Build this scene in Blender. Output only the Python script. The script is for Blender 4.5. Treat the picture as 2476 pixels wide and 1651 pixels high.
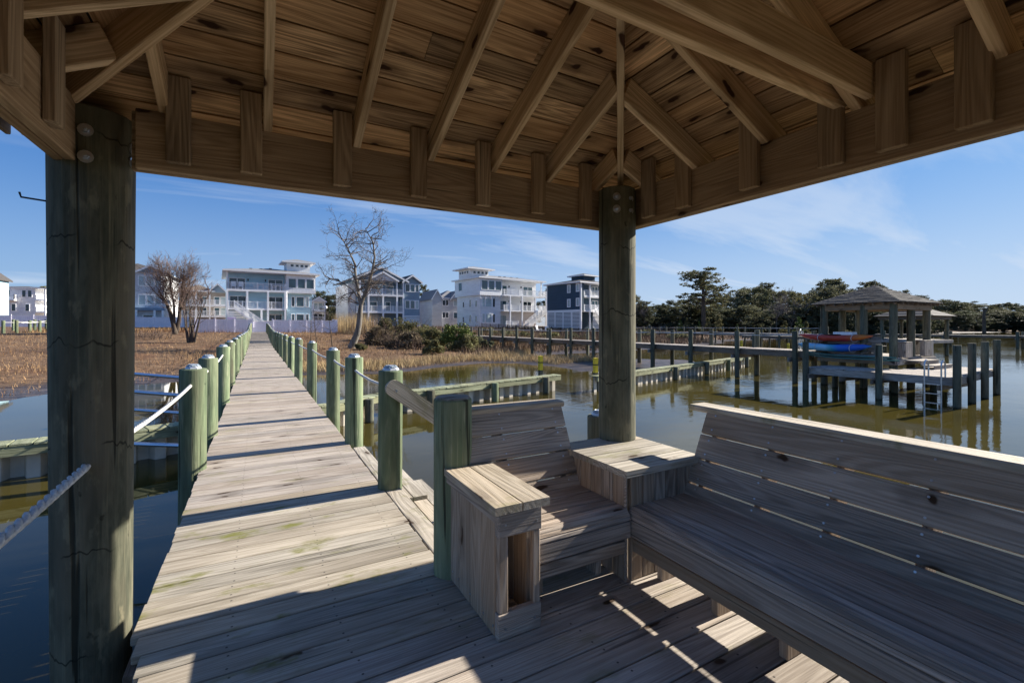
import bpy, math, random
import numpy as np
from mathutils import Matrix, Vector
for o in list(bpy.data.objects): bpy.data.objects.remove(o)
random.seed(7); RNG = np.random.default_rng(7)
S = bpy.context.scene; C = S.collection
PI = math.pi; R_ = math.radians

# ------------------------------------------------------------------ camera, sky, sun, exposure
EYE = 1.36                                   # eye height above the deck (deck top is z = 0)
YAW = R_(28.8)                               # boardwalk runs along +Y, camera looks 28.8 deg to its right
cam = bpy.data.cameras.new('camera'); cam.sensor_width = 36; cam.lens = 36*1108/2476
cam.shift_y = -(825.5-788)/2476; cam.clip_start = .05; cam.clip_end = 3000
camo = bpy.data.objects.new('camera', cam); C.objects.link(camo)
camo.location = (0, 0, EYE); camo.rotation_euler = (PI/2, 0, -YAW); S.camera = camo

SUN_EL, SUN_AZ = R_(28.5), R_(91)            # sun from +X
w = bpy.data.worlds.new('World'); S.world = w; w.use_nodes = True
nt = w.node_tree; nt.nodes.clear()
def N(t, **k):
    n = nt.nodes.new(t)
    for a, b in k.items(): setattr(n, a, b)
    return n
def Lk(a, b): nt.links.new(a, b)
sky = N('ShaderNodeTexSky', sky_type='NISHITA', sun_disc=False, sun_elevation=SUN_EL, sun_rotation=SUN_AZ,
        air_density=1.0, dust_density=.35, ozone_density=2.2, altitude=0)
tc = N('ShaderNodeTexCoord'); sep = N('ShaderNodeSeparateXYZ'); Lk(tc.outputs['Generated'], sep.inputs[0])
zz = N('ShaderNodeMath', operation='MAXIMUM'); Lk(sep.outputs['Z'], zz.inputs[0]); zz.inputs[1].default_value = 0
za = N('ShaderNodeMath', operation='ADD'); Lk(zz.outputs[0], za.inputs[0]); za.inputs[1].default_value = .16
dx = N('ShaderNodeMath', operation='DIVIDE'); Lk(sep.outputs['X'], dx.inputs[0]); Lk(za.outputs[0], dx.inputs[1])
dy = N('ShaderNodeMath', operation='DIVIDE'); Lk(sep.outputs['Y'], dy.inputs[0]); Lk(za.outputs[0], dy.inputs[1])
cb = N('ShaderNodeCombineXYZ'); Lk(dx.outputs[0], cb.inputs[0]); Lk(dy.outputs[0], cb.inputs[1])
mp = N('ShaderNodeMapping'); Lk(cb.outputs[0], mp.inputs[0]); mp.inputs['Rotation'].default_value = (0, 0, R_(22)); mp.inputs['Scale'].default_value = (.42, 1.5, 1); mp.inputs['Location'].default_value = (3.1, 1.7, 0)
n1 = N('ShaderNodeTexNoise'); Lk(mp.outputs[0], n1.inputs['Vector']); n1.inputs['Scale'].default_value = 1.1; n1.inputs['Detail'].default_value = 7; n1.inputs['Roughness'].default_value = .58; n1.inputs['Distortion'].default_value = .5
r1 = N('ShaderNodeMapRange'); xa = N('ShaderNodeMath', operation='MULTIPLY_ADD'); Lk(sep.outputs['X'], xa.inputs[0]); xa.inputs[1].default_value = .105; Lk(n1.outputs['Fac'], xa.inputs[2])   # more cirrus towards +X
Lk(xa.outputs[0], r1.inputs[0]); r1.inputs[1].default_value = .45; r1.inputs[2].default_value = .74; r1.interpolation_type = 'SMOOTHSTEP'
# thin veil grows towards the horizon
v1 = N('ShaderNodeMapRange'); Lk(sep.outputs['Z'], v1.inputs[0]); v1.inputs[1].default_value = .42; v1.inputs[2].default_value = .02; v1.inputs[3].default_value = .35; v1.inputs[4].default_value = 1
m1 = N('ShaderNodeMath', operation='MULTIPLY'); Lk(r1.outputs[0], m1.inputs[0]); Lk(v1.outputs[0], m1.inputs[1])
m2 = N('ShaderNodeMath', operation='MULTIPLY'); Lk(m1.outputs[0], m2.inputs[0]); m2.inputs[1].default_value = .85
mx = N('ShaderNodeMix', data_type='RGBA'); hv = N('ShaderNodeMapRange', interpolation_type='SMOOTHSTEP'); Lk(sep.outputs['Z'], hv.inputs[0]); hv.inputs[1].default_value = .30; hv.inputs[2].default_value = -.02; hv.inputs[3].default_value = 0; hv.inputs[4].default_value = .72
hx = N('ShaderNodeMapRange'); Lk(sep.outputs['X'], hx.inputs[0]); hx.inputs[1].default_value = -.4; hx.inputs[2].default_value = 1; hx.inputs[3].default_value = .38; hx.inputs[4].default_value = 1   # the haze thickens towards the sun
hw = N('ShaderNodeMath', operation='MULTIPLY'); Lk(hv.outputs[0], hw.inputs[0]); Lk(hx.outputs[0], hw.inputs[1])
m3 = N('ShaderNodeMath', operation='MAXIMUM'); Lk(m2.outputs[0], m3.inputs[0]); Lk(hw.outputs[0], m3.inputs[1]); Lk(m3.outputs[0], mx.inputs[0]); mx.inputs[7].default_value = (2.75, 3.15, 3.75, 1)
tint = N('ShaderNodeMix', data_type='RGBA', blend_type='MULTIPLY'); tint.inputs[0].default_value = 1; tint.inputs[7].default_value = (.86, .97, 1.08, 1)
Lk(sky.outputs[0], tint.inputs[6])
# the photograph's tone curve holds the bright sky down: soft shoulder a*c/(1+c/k) per channel
sc_ = N('ShaderNodeSeparateColor'); Lk(tint.outputs[2], sc_.inputs[0]); cc_ = N('ShaderNodeCombineColor')
for i_, (a_, k_) in enumerate(((.35, 6.0), (.61, 5.6), (1.18, 4.2))):
    q1 = N('ShaderNodeMath', operation='MULTIPLY_ADD'); Lk(sc_.outputs[i_], q1.inputs[0]); q1.inputs[1].default_value = 1/k_; q1.inputs[2].default_value = 1
    q2 = N('ShaderNodeMath', operation='MULTIPLY'); Lk(sc_.outputs[i_], q2.inputs[0]); q2.inputs[1].default_value = a_
    q3 = N('ShaderNodeMath', operation='DIVIDE'); Lk(q2.outputs[0], q3.inputs[0]); Lk(q1.outputs[0], q3.inputs[1]); Lk(q3.outputs[0], cc_.inputs[i_])
Lk(cc_.outputs[0], mx.inputs[6])
bg = N('ShaderNodeBackground'); bg.inputs[1].default_value = .10; Lk(mx.outputs[2], bg.inputs[0])
wo = N('ShaderNodeOutputWorld'); Lk(bg.outputs[0], wo.inputs[0])

sl = bpy.data.lights.new('sun', 'SUN'); sl.energy = 4.6; sl.angle = R_(.5); sl.color = (1, .93, .82)
so = bpy.data.objects.new('sun', sl); C.objects.link(so); so.rotation_euler = (0, PI/2-SUN_EL, PI/2-SUN_AZ); so.location = (40, 0, 40)
S.view_settings.view_transform = 'Standard'; S.view_settings.look = 'None'; S.view_settings.gamma = 1
S.view_settings.use_curve_mapping = False; S.view_settings.exposure = 1.28
S.render.engine = 'CYCLES'; S.cycles.max_bounces = 8; S.cycles.diffuse_bounces = 5; S.cycles.use_denoising = True

# ------------------------------------------------------------------ helpers
WM = {}
def lab(o, label=None, cat=None, group=None, kind=None):
    if label: o['label'] = label
    if cat: o['category'] = cat
    if group: o['group'] = group
    if kind: o['kind'] = kind
    return o
def _place(o, parent, M):
    C.objects.link(o); WM[o] = M.copy()
    if parent is not None:
        o.parent = parent; o.matrix_basis = WM[parent].inverted() @ M
    else: o.matrix_basis = M
    return o
def thing(name, loc, rz=0, **k):
    o = bpy.data.objects.new(name, None); o.empty_display_size = .2
    _place(o, None, Matrix.Translation(loc) @ Matrix.Rotation(rz, 4, 'Z')); return lab(o, **k)
def obj(name, me, mat=None, parent=None, M=None, **k):
    """M is a world matrix; a parented object without one takes its parent's."""
    if isinstance(me, MB): me = me.mesh(name)
    if mat is not None and not me.materials: me.materials.append(mat)
    o = bpy.data.objects.new(name, me)
    if M is None: M = WM[parent] if parent is not None else Matrix()
    _place(o, parent, M); return lab(o, **k)
class MB:
    def __init__(s): s.v = []; s.f = []
    def add(s, vs, fs):
        b = len(s.v); s.v += [tuple(v) for v in vs]; s.f += [tuple(i+b for i in f) for f in fs]; return s
    def box(s, x0, x1, y0, y1, z0, z1):
        return s.add([(x0,y0,z0),(x1,y0,z0),(x1,y1,z0),(x0,y1,z0),(x0,y0,z1),(x1,y0,z1),(x1,y1,z1),(x0,y1,z1)],
                     [(3,2,1,0),(4,5,6,7),(0,1,5,4),(1,2,6,5),(2,3,7,6),(3,0,4,7)])
    def prism(s, pts, d):
        """polygon pts (3-D) swept by vector d"""
        n = len(pts); d = Vector(d); P = [Vector(p) for p in pts]
        return s.add(P+[p+d for p in P], [tuple(range(n))[::-1], tuple(range(n, 2*n))]+[(i, (i+1) % n, n+(i+1) % n, n+i) for i in range(n)])
    def bar(s, p0, p1, w, t, up=(0,0,1)):
        p0 = Vector(p0); p1 = Vector(p1); x = (p1-p0).normalized(); u = Vector(up); y = u.cross(x)
        if y.length < 1e-4: y = Vector((0,1,0)).cross(x)
        y.normalize(); z = x.cross(y)
        return s.prism([p0+y*w/2+z*t/2, p0-y*w/2+z*t/2, p0-y*w/2-z*t/2, p0+y*w/2-z*t/2], p1-p0)
    def tube(s, path, r, n=8, cap=True):
        P = [Vector(p) for p in path]; m = len(P)
        rs = r if hasattr(r, '__len__') else [r]*m
        b = len(s.v); ref = None
        for i, p in enumerate(P):
            t = (P[min(i+1, m-1)]-P[max(i-1, 0)])
            if t.length < 1e-9: t = Vector((0,0,1))
            t.normalize()
            if ref is None: ref = Vector((0,0,1)) if abs(t.z) < .9 else Vector((1,0,0))
            a = ref.cross(t); a.normalize(); c = t.cross(a); ref = c
            for k in range(n):
                q = 2*PI*k/n; s.v.append(tuple(p+(a*math.cos(q)+c*math.sin(q))*rs[i]))
        for i in range(m-1):
            for k in range(n):
                k2 = (k+1) % n; s.f.append((b+i*n+k, b+i*n+k2, b+(i+1)*n+k2, b+(i+1)*n+k))
        if cap:
            s.f.append(tuple(b+k for k in range(n))[::-1]); s.f.append(tuple(b+(m-1)*n+k for k in range(n)))
        return s
    def lathe(s, prof, n=16, jit=0, ov=None, c=(0,0,0)):
        b = len(s.v); m = len(prof)
        for r, z in prof:
            for k in range(n):
                q = 2*PI*k/n; rr = r*(1+random.uniform(-jit, jit)) if jit else r
                s.v.append((c[0]+rr*math.cos(q), c[1]+rr*math.sin(q), c[2]+z))
        for i in range(m-1):
            for k in range(n):
                k2 = (k+1) % n; s.f.append((b+i*n+k, b+i*n+k2, b+(i+1)*n+k2, b+(i+1)*n+k))
        s.f.append(tuple(b+k for k in range(n))[::-1]); s.f.append(tuple(b+(m-1)*n+k for k in range(n)))
        return s
    def mesh(s, name):
        me = bpy.data.meshes.new(name); me.from_pydata(s.v, [], s.f); me.update(); return me
def smooth(o, ang=40):
    me = o.data if hasattr(o, 'data') else o
    me.polygons.foreach_set('use_smooth', [True]*len(me.polygons))
    try: me.set_sharp_from_angle(angle=R_(ang))
    except Exception: pass
    return o
def raw_mesh(name, V, F, mat=None):
    """fast mesh from numpy: V (n,3), F (m,k)"""
    me = bpy.data.meshes.new(name); V = np.asarray(V, np.float32); F = np.asarray(F, np.int32); m, k = F.shape
    me.vertices.add(len(V)); me.vertices.foreach_set('co', V.ravel())
    me.loops.add(m*k); me.loops.foreach_set('vertex_index', F.ravel())
    me.polygons.add(m); me.polygons.foreach_set('loop_start', np.arange(m, dtype=np.int32)*k)
    try: me.polygons.foreach_set('loop_total', np.full(m, k, np.int32))
    except Exception: pass
    me.update(calc_edges=True)
    if mat: me.materials.append(mat)
    return me
_bm = {}
def board_mesh(Ln, wd, th, mat, c=.004):
    key = (round(Ln, 3), round(wd, 3), round(th, 3), mat.name, c)
    if key in _bm: return _bm[key]
    y, z = wd/2, th/2; c = min(c, wd*.25, th*.25); x = Ln/2
    sec = [(-y+c,-z),(y-c,-z),(y,-z+c),(y,z-c),(y-c,z),(-y+c,z),(-y,z-c),(-y,-z+c)]
    e = c*.8
    rows = [(-x, .88), (-x+e, 1), (x-e, 1), (x, .88)]
    V = []
    for xx, sc in rows:
        k = 1 if sc == 1 else None
        for a, b in sec:
            if k: V.append((xx, a, b))
            else: V.append((xx, a-math.copysign(min(e, abs(a)), a), b-math.copysign(min(e, abs(b)), b)))
    F = [tuple(range(8))[::-1], tuple(range(24, 32))]
    for i in range(3):
        for k in range(8): F.append((i*8+k, i*8+(k+1) % 8, i*8+8+(k+1) % 8, i*8+8+k))
    me = bpy.data.meshes.new('board'); me.from_pydata(V, [], F); me.update(); me.materials.append(mat)
    _bm[key] = me; return me
def frame(p0, p1, up):
    p0 = Vector(p0); p1 = Vector(p1); x = (p1-p0).normalized(); z = Vector(up); z = (z-x*z.dot(x)).normalized(); y = z.cross(x)
    c = (p0+p1)/2
    return Matrix(((x.x,y.x,z.x,c.x),(x.y,y.y,z.y,c.y),(x.z,y.z,z.z,c.z),(0,0,0,1)))
def board(name, p0, p1, up, wd, th, mat, parent=None, c=.004, wob=0, **k):
    """plank from p0 to p1 (centre line), thickness along up"""
    Ln = (Vector(p1)-Vector(p0)).length
    M = frame(p0, p1, up)
    if wob: M = M @ Matrix.Translation((random.uniform(-wob, wob), 0, random.uniform(-wob, wob)*.25)) @ Matrix.Rotation(random.uniform(-1, 1)*wob*.06, 4, 'Z') @ Matrix.Rotation(random.uniform(-1, 1)*wob*.6, 4, 'X')
    return obj(name, board_mesh(Ln, wd, th, mat, c), None, parent, M, **k)
def poly_board(name, pts, d, mat, parent, xdir, **k):
    """plank with a free outline: pts are world points of one face, swept by d; local X along the grain"""
    P = [Vector(p) for p in pts]; c = sum(P, Vector())/len(P); x = Vector(xdir).normalized(); z = Vector(d).normalized(); z = (z-x*z.dot(x)).normalized(); y = z.cross(x)
    M = Matrix(((x.x,y.x,z.x,c.x),(x.y,y.y,z.y,c.y),(x.z,y.z,z.z,c.z),(0,0,0,1))); Mi = M.inverted()
    m = MB(); m.prism([Mi @ p for p in P], Mi.to_3x3() @ Vector(d))
    return obj(name, m, mat, parent, M, **k)
ORD = ['first','second','third','fourth','fifth','sixth','seventh','eighth','ninth','tenth','eleventh','twelfth','thirteenth','fourteenth','fifteenth','sixteenth','seventeenth','eighteenth','nineteenth']
TENS = {2:'twent',3:'thirt',4:'fort',5:'fift',6:'sixt'}
def nth(i):
    i += 1
    if i < 20: return ORD[i-1]
    t, u = divmod(i, 10)
    return TENS[t]+'ieth' if u == 0 else TENS[t]+'y-'+ORD[u-1]
def at(u, depth):
    """plan position seen at photo column u, at that depth along the view axis"""
    a = (u-1238)/1108; return Vector(((a*math.cos(YAW)+math.sin(YAW))*depth, (math.cos(YAW)-a*math.sin(YAW))*depth, 0))

# ------------------------------------------------------------------ materials
def newmat(name):
    m = bpy.data.materials.new(name); m.use_nodes = True; t = m.node_tree; return m, t, t.nodes['Principled BSDF']
class G:
    """tiny node-graph helper"""
    def __init__(s, t): s.t = t
    def n(s, ty, **k):
        o = s.t.nodes.new(ty)
        for a, b in k.items(): setattr(o, a, b)
        return o
    def l(s, a, b): s.t.links.new(a, b)
    def m(s, op, a, b=None, c=None):
        o = s.n('ShaderNodeMath', operation=op)
        for i, x in enumerate((a, b, c)):
            if x is None: continue
            if hasattr(x, 'links'): s.l(x, o.inputs[i])
            else: o.inputs[i].default_value = x
        return o.outputs[0]
    def mapv(s, v, sc=(1,1,1), loc=(0,0,0)):
        o = s.n('ShaderNodeMapping'); s.l(v, o.inputs[0]); o.inputs['Scale'].default_value = sc; o.inputs['Location'].default_value = loc; return o.outputs[0]
    def noise(s, v, scale=1, det=3, rough=.5, dist=0):
        o = s.n('ShaderNodeTexNoise'); s.l(v, o.inputs['Vector']); o.inputs['Scale'].default_value = scale; o.inputs['Detail'].default_value = det
        o.inputs['Roughness'].default_value = rough; o.inputs['Distortion'].default_value = dist; return o.outputs['Fac']
    def rng(s, v, a, b, c=0, d=1, sm=True):
        o = s.n('ShaderNodeMapRange'); s.l(v, o.inputs[0])
        for i, x in enumerate((a, b, c, d)): o.inputs[i+1].default_value = x
        if sm: o.interpolation_type = 'SMOOTHSTEP'
        return o.outputs[0]
    def mix(s, f, a, b, blend='MIX'):
        o = s.n('ShaderNodeMix', data_type='RGBA', blend_type=blend)
        for i, x in ((0, f), (6, a), (7, b)):
            if hasattr(x, 'links'): s.l(x, o.inputs[i])
            elif i == 0: o.inputs[0].default_value = x
            else: o.inputs[i].default_value = (*x, 1)
        return o.outputs[2]
    def bump(s, h, st, dist, bsdf):
        o = s.n('ShaderNodeBump'); s.l(h, o.inputs['Height']); o.inputs['Strength'].default_value = st; o.inputs['Distance'].default_value = dist
        s.l(o.outputs[0], bsdf.inputs['Normal']); return o
def wood(name, dark, light, axis=0, rings=34, var=.45, warm=.0, knots=1, rough=.8, moss=0, bump=.5, knotcol=(.05,.028,.015), nails=0, sc=1, spec=.25, ringw=.5, mossc=(.17,.17,.035)):
    m, t, b = newmat(name); g = G(t)
    tcn = g.n('ShaderNodeTexCoord'); oi = g.n('ShaderNodeObjectInfo')
    off = g.n('ShaderNodeCombineXYZ')
    for i, k in enumerate((91.3, 37.7, 53.1)): g.l(g.m('MULTIPLY', oi.outputs['Random'], k), off.inputs[i])
    va = g.n('ShaderNodeVectorMath', operation='ADD'); g.l(tcn.outputs['Object'], va.inputs[0]); g.l(off.outputs[0], va.inputs[1]); v = va.outputs[0]
    def ax(l, c): return tuple((l if i == axis else c)*sc for i in range(3))
    field = g.noise(g.mapv(v, ax(.42, 6.0)), 1, 2, .4, .3)
    ring = g.m('SINE', g.m('MULTIPLY', field, rings*4.5)); ring = g.rng(ring, -1, 1)
    fine = g.noise(g.mapv(v, ax(2.6, 150)), 1, 4, .6)
    fine = g.rng(fine, .3, .7)
    blot = g.noise(g.mapv(v, ax(1.1, 4)), 1, 3, .5)
    fac = g.m('ADD', g.m('MULTIPLY', ring, ringw), g.m('MULTIPLY', fine, 1-ringw))
    col = g.mix(fac, dark, light)
    # per-board tone
    r2 = g.m('FRACT', g.m('MULTIPLY', oi.outputs['Random'], 17.31))
    tone = g.m('ADD', g.m('MULTIPLY', oi.outputs['Random'], var), 1-var/2)
    tone = g.m('MULTIPLY', tone, g.rng(blot, .25, .75, .74, 1.2))
    tv = g.n('ShaderNodeCombineXYZ')
    for i in range(3): g.l(tone, tv.inputs[i])
    col = g.mix(1.0, col, tv.outputs[0], 'MULTIPLY')
    if warm: col = g.mix(g.m('MULTIPLY', r2, warm), col, (light[0]*1.02, light[1]*.80, light[2]*.55))
    h = fac
    if knots:
        sv = g.n('ShaderNodeSeparateXYZ'); g.l(v, sv.inputs[0]); q2 = g.n('ShaderNodeCombineXYZ'); wb = g.m('MULTIPLY', g.m('SUBTRACT', g.noise(v, 9, 2), .5), .35)
        g.l(g.m('ADD', g.m('MULTIPLY', sv.outputs[0], 1.9), wb), q2.inputs[0]); g.l(g.m('ADD', g.m('MULTIPLY', g.m('ADD', sv.outputs[1], sv.outputs[2]), 5.2), wb), q2.inputs[1])
        vo = g.n('ShaderNodeTexVoronoi', voronoi_dimensions='2D'); g.l(q2.outputs[0], vo.inputs['Vector']); vo.inputs['Scale'].default_value = 1
        sepc = g.n('ShaderNodeSeparateColor'); g.l(vo.outputs['Color'], sepc.inputs[0])
        on = g.m('GREATER_THAN', sepc.outputs[0], 1-.45*knots)
        k = g.m('MULTIPLY', g.rng(vo.outputs['Distance'], .05, .10, 1, 0), on)
        halo = g.m('MULTIPLY', g.m('MULTIPLY', g.rng(vo.outputs['Distance'], .08, .36, 1, 0), on), .5)
        col = g.mix(halo, col, tuple(.45*a+.55*b_ for a, b_ in zip(dark, knotcol))); col = g.mix(k, col, knotcol)
    # stray dark checks along the grain
    chk = g.noise(g.mapv(v, ax(.8, 38)), 1, 2, .4); chk = g.rng(chk, .69, .75, 0, .7); col = g.mix(chk, col, tuple(x*.35 for x in dark))
    if nails:
        so_ = g.n('ShaderNodeSeparateXYZ'); g.l(tcn.outputs['Object'], so_.inputs[0])
        nx_ = g.m('SUBTRACT', g.m('FRACT', g.m('MULTIPLY', g.m('ADD', so_.outputs[0], .11), 1/.44)), .5); ny_ = g.m('SUBTRACT', g.m('ABSOLUTE', so_.outputs[1]), .042)
        dd = g.m('SQRT', g.m('ADD', g.m('POWER', g.m('MULTIPLY', nx_, .44), 2), g.m('POWER', ny_, 2))); col = g.mix(g.rng(dd, .0035, .0065, .85, 0), col, (.035, .03, .028))
    if moss:
        geo = g.n('ShaderNodeNewGeometry'); wn = g.noise(g.mapv(geo.outputs['Position'], (2.2, 4.5, 2)), 1, 5, .65)
        mk = g.m('MULTIPLY', g.rng(wn, .54, .70), moss); col = g.mix(mk, col, mossc)
    g.l(col, b.inputs['Base Color']); b.inputs['Roughness'].default_value = rough; b.inputs['Specular IOR Level'].default_value = spec
    hh = g.m('SUBTRACT', h, g.m('MULTIPLY', chk, 1.2)); g.bump(hh, bump, .004, b)
    return m
def pile_mat(name, dark, light, streak=(.30,.29,.20), crackc=(.015,.015,.01), wet=None, brown=.5, bands=0, vst=1.0):
    m, t, b = newmat(name); g = G(t); tcn = g.n('ShaderNodeTexCoord'); oi = g.n('ShaderNodeObjectInfo')
    off = g.n('ShaderNodeCombineXYZ')
    for i, k in enumerate((31.3, 57.7, 23.1)): g.l(g.m('MULTIPLY', oi.outputs['Random'], k), off.inputs[i])
    va = g.n('ShaderNodeVectorMath', operation='ADD'); g.l(tcn.outputs['Object'], va.inputs[0]); g.l(off.outputs[0], va.inputs[1]); v = va.outputs[0]
    grain = g.noise(g.mapv(v, (55, 55, 1.6)), 1, 4, .6)
    band = g.noise(g.mapv(v, (11, 11, 1.3*vst)), 1, 5, .65); brn = g.noise(g.mapv(v, (5, 5, .9)), 1, 4, .6)
    cath = g.rng(g.m('SINE', g.m('MULTIPLY', g.noise(g.mapv(v, (5, 5, .9)), 1, 2, .5), 60)), -1, 1)
    col = g.mix(g.rng(band, .3, .7), dark, light)
    col = g.mix(g.m('MULTIPLY', g.rng(grain, .5, .75), .55), col, streak)
    col = g.mix(g.m('MULTIPLY', cath, .22), col, tuple(x*.5 for x in dark)); col = g.mix(g.m('MULTIPLY', g.rng(brn, .40, .68), g.m('MULTIPLY', g.m('ADD', g.m('MULTIPLY', g.m('FRACT', g.m('MULTIPLY', oi.outputs['Random'], 7.13)), 1.3), .4), brown)), col, (.17, .145, .10)); pat = g.rng(g.noise(g.mapv(v, (16, 16, 2.6*vst)), 1, 4, .6), .58, .70); col = g.mix(g.m('MULTIPLY', pat, .45), col, streak)
    crack = g.rng(g.noise(g.mapv(v, (19, 19, .45)), 1, 3, .55), .61, .65)
    col = g.mix(g.m('MULTIPLY', crack, .8), col, crackc)
    if bands:                                                 # scored rings and cross cracks
        sb = g.n('ShaderNodeSeparateXYZ'); g.l(v, sb.inputs[0]); wz = g.m('ADD', g.m('MULTIPLY', sb.outputs[2], 2.3), g.m('MULTIPLY', g.noise(g.mapv(v, (7, 7, 1.5)), 1, 3, .6), .55))
        fr_ = g.m('ABSOLUTE', g.m('SUBTRACT', g.m('FRACT', wz), .5)); ln_ = g.m('MULTIPLY', g.rng(fr_, .006, .014, 1, 0), g.rng(g.noise(g.mapv(v, (5, 5, 2)), 1, 3), .46, .54)); col = g.mix(g.m('MULTIPLY', ln_, .75), col, crackc)
    vs = g.rng(g.noise(g.mapv(v, (14, 14, 9)), 1, 3, .6), .68, .74); col = g.mix(g.m('MULTIPLY', vs, .6), col, crackc)
    tone = g.m('ADD', g.m('MULTIPLY', oi.outputs['Random'], .42), .78); tv = g.n('ShaderNodeCombineXYZ')
    for i in range(3): g.l(tone, tv.inputs[i])
    col = g.mix(1.0, col, tv.outputs[0], 'MULTIPLY')
    if wet is not None:                                       # algae and wet band just above the water line
        geo = g.n('ShaderNodeNewGeometry'); sp = g.n('ShaderNodeSeparateXYZ'); g.l(geo.outputs['Position'], sp.inputs[0])
        wn = g.m('ADD', sp.outputs['Z'], g.m('MULTIPLY', g.noise(v, 8, 3), .15)); k = g.rng(wn, wet+.06, wet+.16, 1, 0); col = g.mix(k, col, (.018, .017, .010))
    g.l(col, b.inputs['Base Color']); b.inputs['Roughness'].default_value = .85; b.inputs['Specular IOR Level'].default_value = .2
    h = g.m('SUBTRACT', grain, g.m('MULTIPLY', crack, 1.5)); g.bump(h, .7, .008, b); return m
def plain(name, c, rough=.6, metal=0, spec=.4, nz=.12, nsc=3, bump=0, bsc=40):
    m, t, b = newmat(name); g = G(t); tcn = g.n('ShaderNodeTexCoord')
    n = g.noise(tcn.outputs['Object'], nsc, 4, .6)
    col = g.mix(g.rng(n, .25, .75), tuple(x*(1-nz) for x in c), tuple(min(1, x*(1+nz)) for x in c))
    g.l(col, b.inputs['Base Color']); b.inputs['Roughness'].default_value = rough; b.inputs['Metallic'].default_value = metal; b.inputs['Specular IOR Level'].default_value = spec
    if bump: g.bump(g.noise(tcn.outputs['Object'], bsc, 3), bump, .01, b)
    return m
def siding(name, c, per=.18, vertical=False):
    m, t, b = newmat(name); g = G(t); tcn = g.n('ShaderNodeTexCoord'); sp = g.n('ShaderNodeSeparateXYZ'); g.l(tcn.outputs['Object'], sp.inputs[0])
    n = g.noise(g.mapv(tcn.outputs['Object'], (.5, .5, 2.5)), 1, 4, .6)
    col = g.mix(g.rng(n, .3, .7), tuple(x*.92 for x in c), tuple(min(1, x*1.06) for x in c)); g.l(col, b.inputs['Base Color'])
    b.inputs['Roughness'].default_value = .6; b.inputs['Specular IOR Level'].default_value = .3
    src = g.m('ADD', sp.outputs['X'], sp.outputs['Y']) if vertical else sp.outputs['Z']
    h = g.m('FRACT', g.m('MULTIPLY', src, 1/per))
    if vertical: h = g.m('GREATER_THAN', h, .85)
    g.bump(h, .9, .03, b); return m
def foliage(name, c, var=.5, rough=.7, hue=.0, warm=None, patch=None, glow=0):
    m, t, b = newmat(name); g = G(t); geo = g.n('ShaderNodeNewGeometry'); oi = g.n('ShaderNodeObjectInfo'); tcn = g.n('ShaderNodeTexCoord')
    r = geo.outputs['Random Per Island']; n = g.noise(tcn.outputs['Object'], .7, 3, .6)
    f = g.m('ADD', g.m('MULTIPLY', r, .55), g.m('MULTIPLY', g.rng(n, .3, .7), .45))
    col = g.mix(f, tuple(x*(1-var) for x in c), tuple(x*(1+var) for x in c))
    tone = g.m('ADD', g.m('MULTIPLY', oi.outputs['Random'], .5), .75); tv = g.n('ShaderNodeCombineXYZ')
    for i in range(3): g.l(tone, tv.inputs[i])
    col = g.mix(1.0, col, tv.outputs[0], 'MULTIPLY')
    if warm: col = g.mix(g.m('MULTIPLY', g.m('GREATER_THAN', r, .78), .7), col, warm)
    if patch: col = g.mix(g.rng(g.noise(tcn.outputs['Object'], .16, 4, .6), .44, .60, 0, .85), col, patch)
    g.l(col, b.inputs['Base Color']); b.inputs['Roughness'].default_value = rough; b.inputs['Specular IOR Level'].default_value = .15
    if glow:                                                  # light passing through thin leaves
        tl = g.n('ShaderNodeBsdfTranslucent'); g.l(col, tl.inputs[0]); ms = g.n('ShaderNodeMixShader'); ms.inputs[0].default_value = glow; g.l(b.outputs[0], ms.inputs[1]); g.l(tl.outputs[0], ms.inputs[2]); g.l(ms.outputs[0], t.nodes['Material Output'].inputs[0])
    return m

M_deck = wood('weathered_deck', (.24,.208,.178), (.455,.405,.35), rings=26, nails=1, var=.30, warm=.22, knots=.6, moss=.35, ringw=.42)
M_deckmoss = wood('mossy_deck', (.235,.21,.165), (.45,.405,.335), rings=26, nails=1, var=.30, warm=.25, knots=.6, moss=.95, ringw=.42)
M_bench = wood('bench_wood', (.215,.188,.165), (.46,.405,.355), rings=30, var=.34, warm=.30, knots=.5, bump=.6, ringw=.48)
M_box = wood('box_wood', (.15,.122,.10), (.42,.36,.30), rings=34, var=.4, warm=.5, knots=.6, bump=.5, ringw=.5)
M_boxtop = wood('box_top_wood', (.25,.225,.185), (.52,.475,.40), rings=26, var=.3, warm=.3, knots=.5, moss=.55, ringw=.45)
M_roof = wood('roof_wood', (.175,.102,.052), (.72,.50,.30), rings=22, var=.66, warm=.4, knots=1.75, bump=.3, ringw=.4, knotcol=(.04,.016,.007))
M_raft = wood('rafter_wood', (.38,.26,.15), (.78,.61,.42), rings=26, var=.35, warm=.3, knots=.8, bump=.3, ringw=.42, knotcol=(.05,.02,.01))
M_beam = wood('beam_wood', (.19,.135,.09), (.45,.35,.25), rings=26, var=.3, warm=.35, knots=.9, bump=.35, ringw=.45, knotcol=(.04,.018,.01))
M_gpile = pile_mat('green_treated_pile', (.105,.150,.085), (.235,.285,.165), streak=(.36,.36,.24))
M_bigpile = pile_mat('weathered_pile', (.060,.066,.046), (.165,.160,.110), streak=(.30,.265,.17), brown=.5, bands=1, vst=2.2)
M_wpile = pile_mat('water_pile', (.080,.085,.060), (.16,.165,.115), streak=(.24,.22,.16), wet=-1.2)
M_cap = wood('green_timber', (.16,.185,.11), (.36,.38,.25), rings=24, var=.4, warm=.25, knots=.4, ringw=.45)
M_dock = wood('grey_dock_wood', (.19,.165,.145), (.46,.42,.375), rings=24, var=.35, warm=.25, knots=.4)
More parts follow.
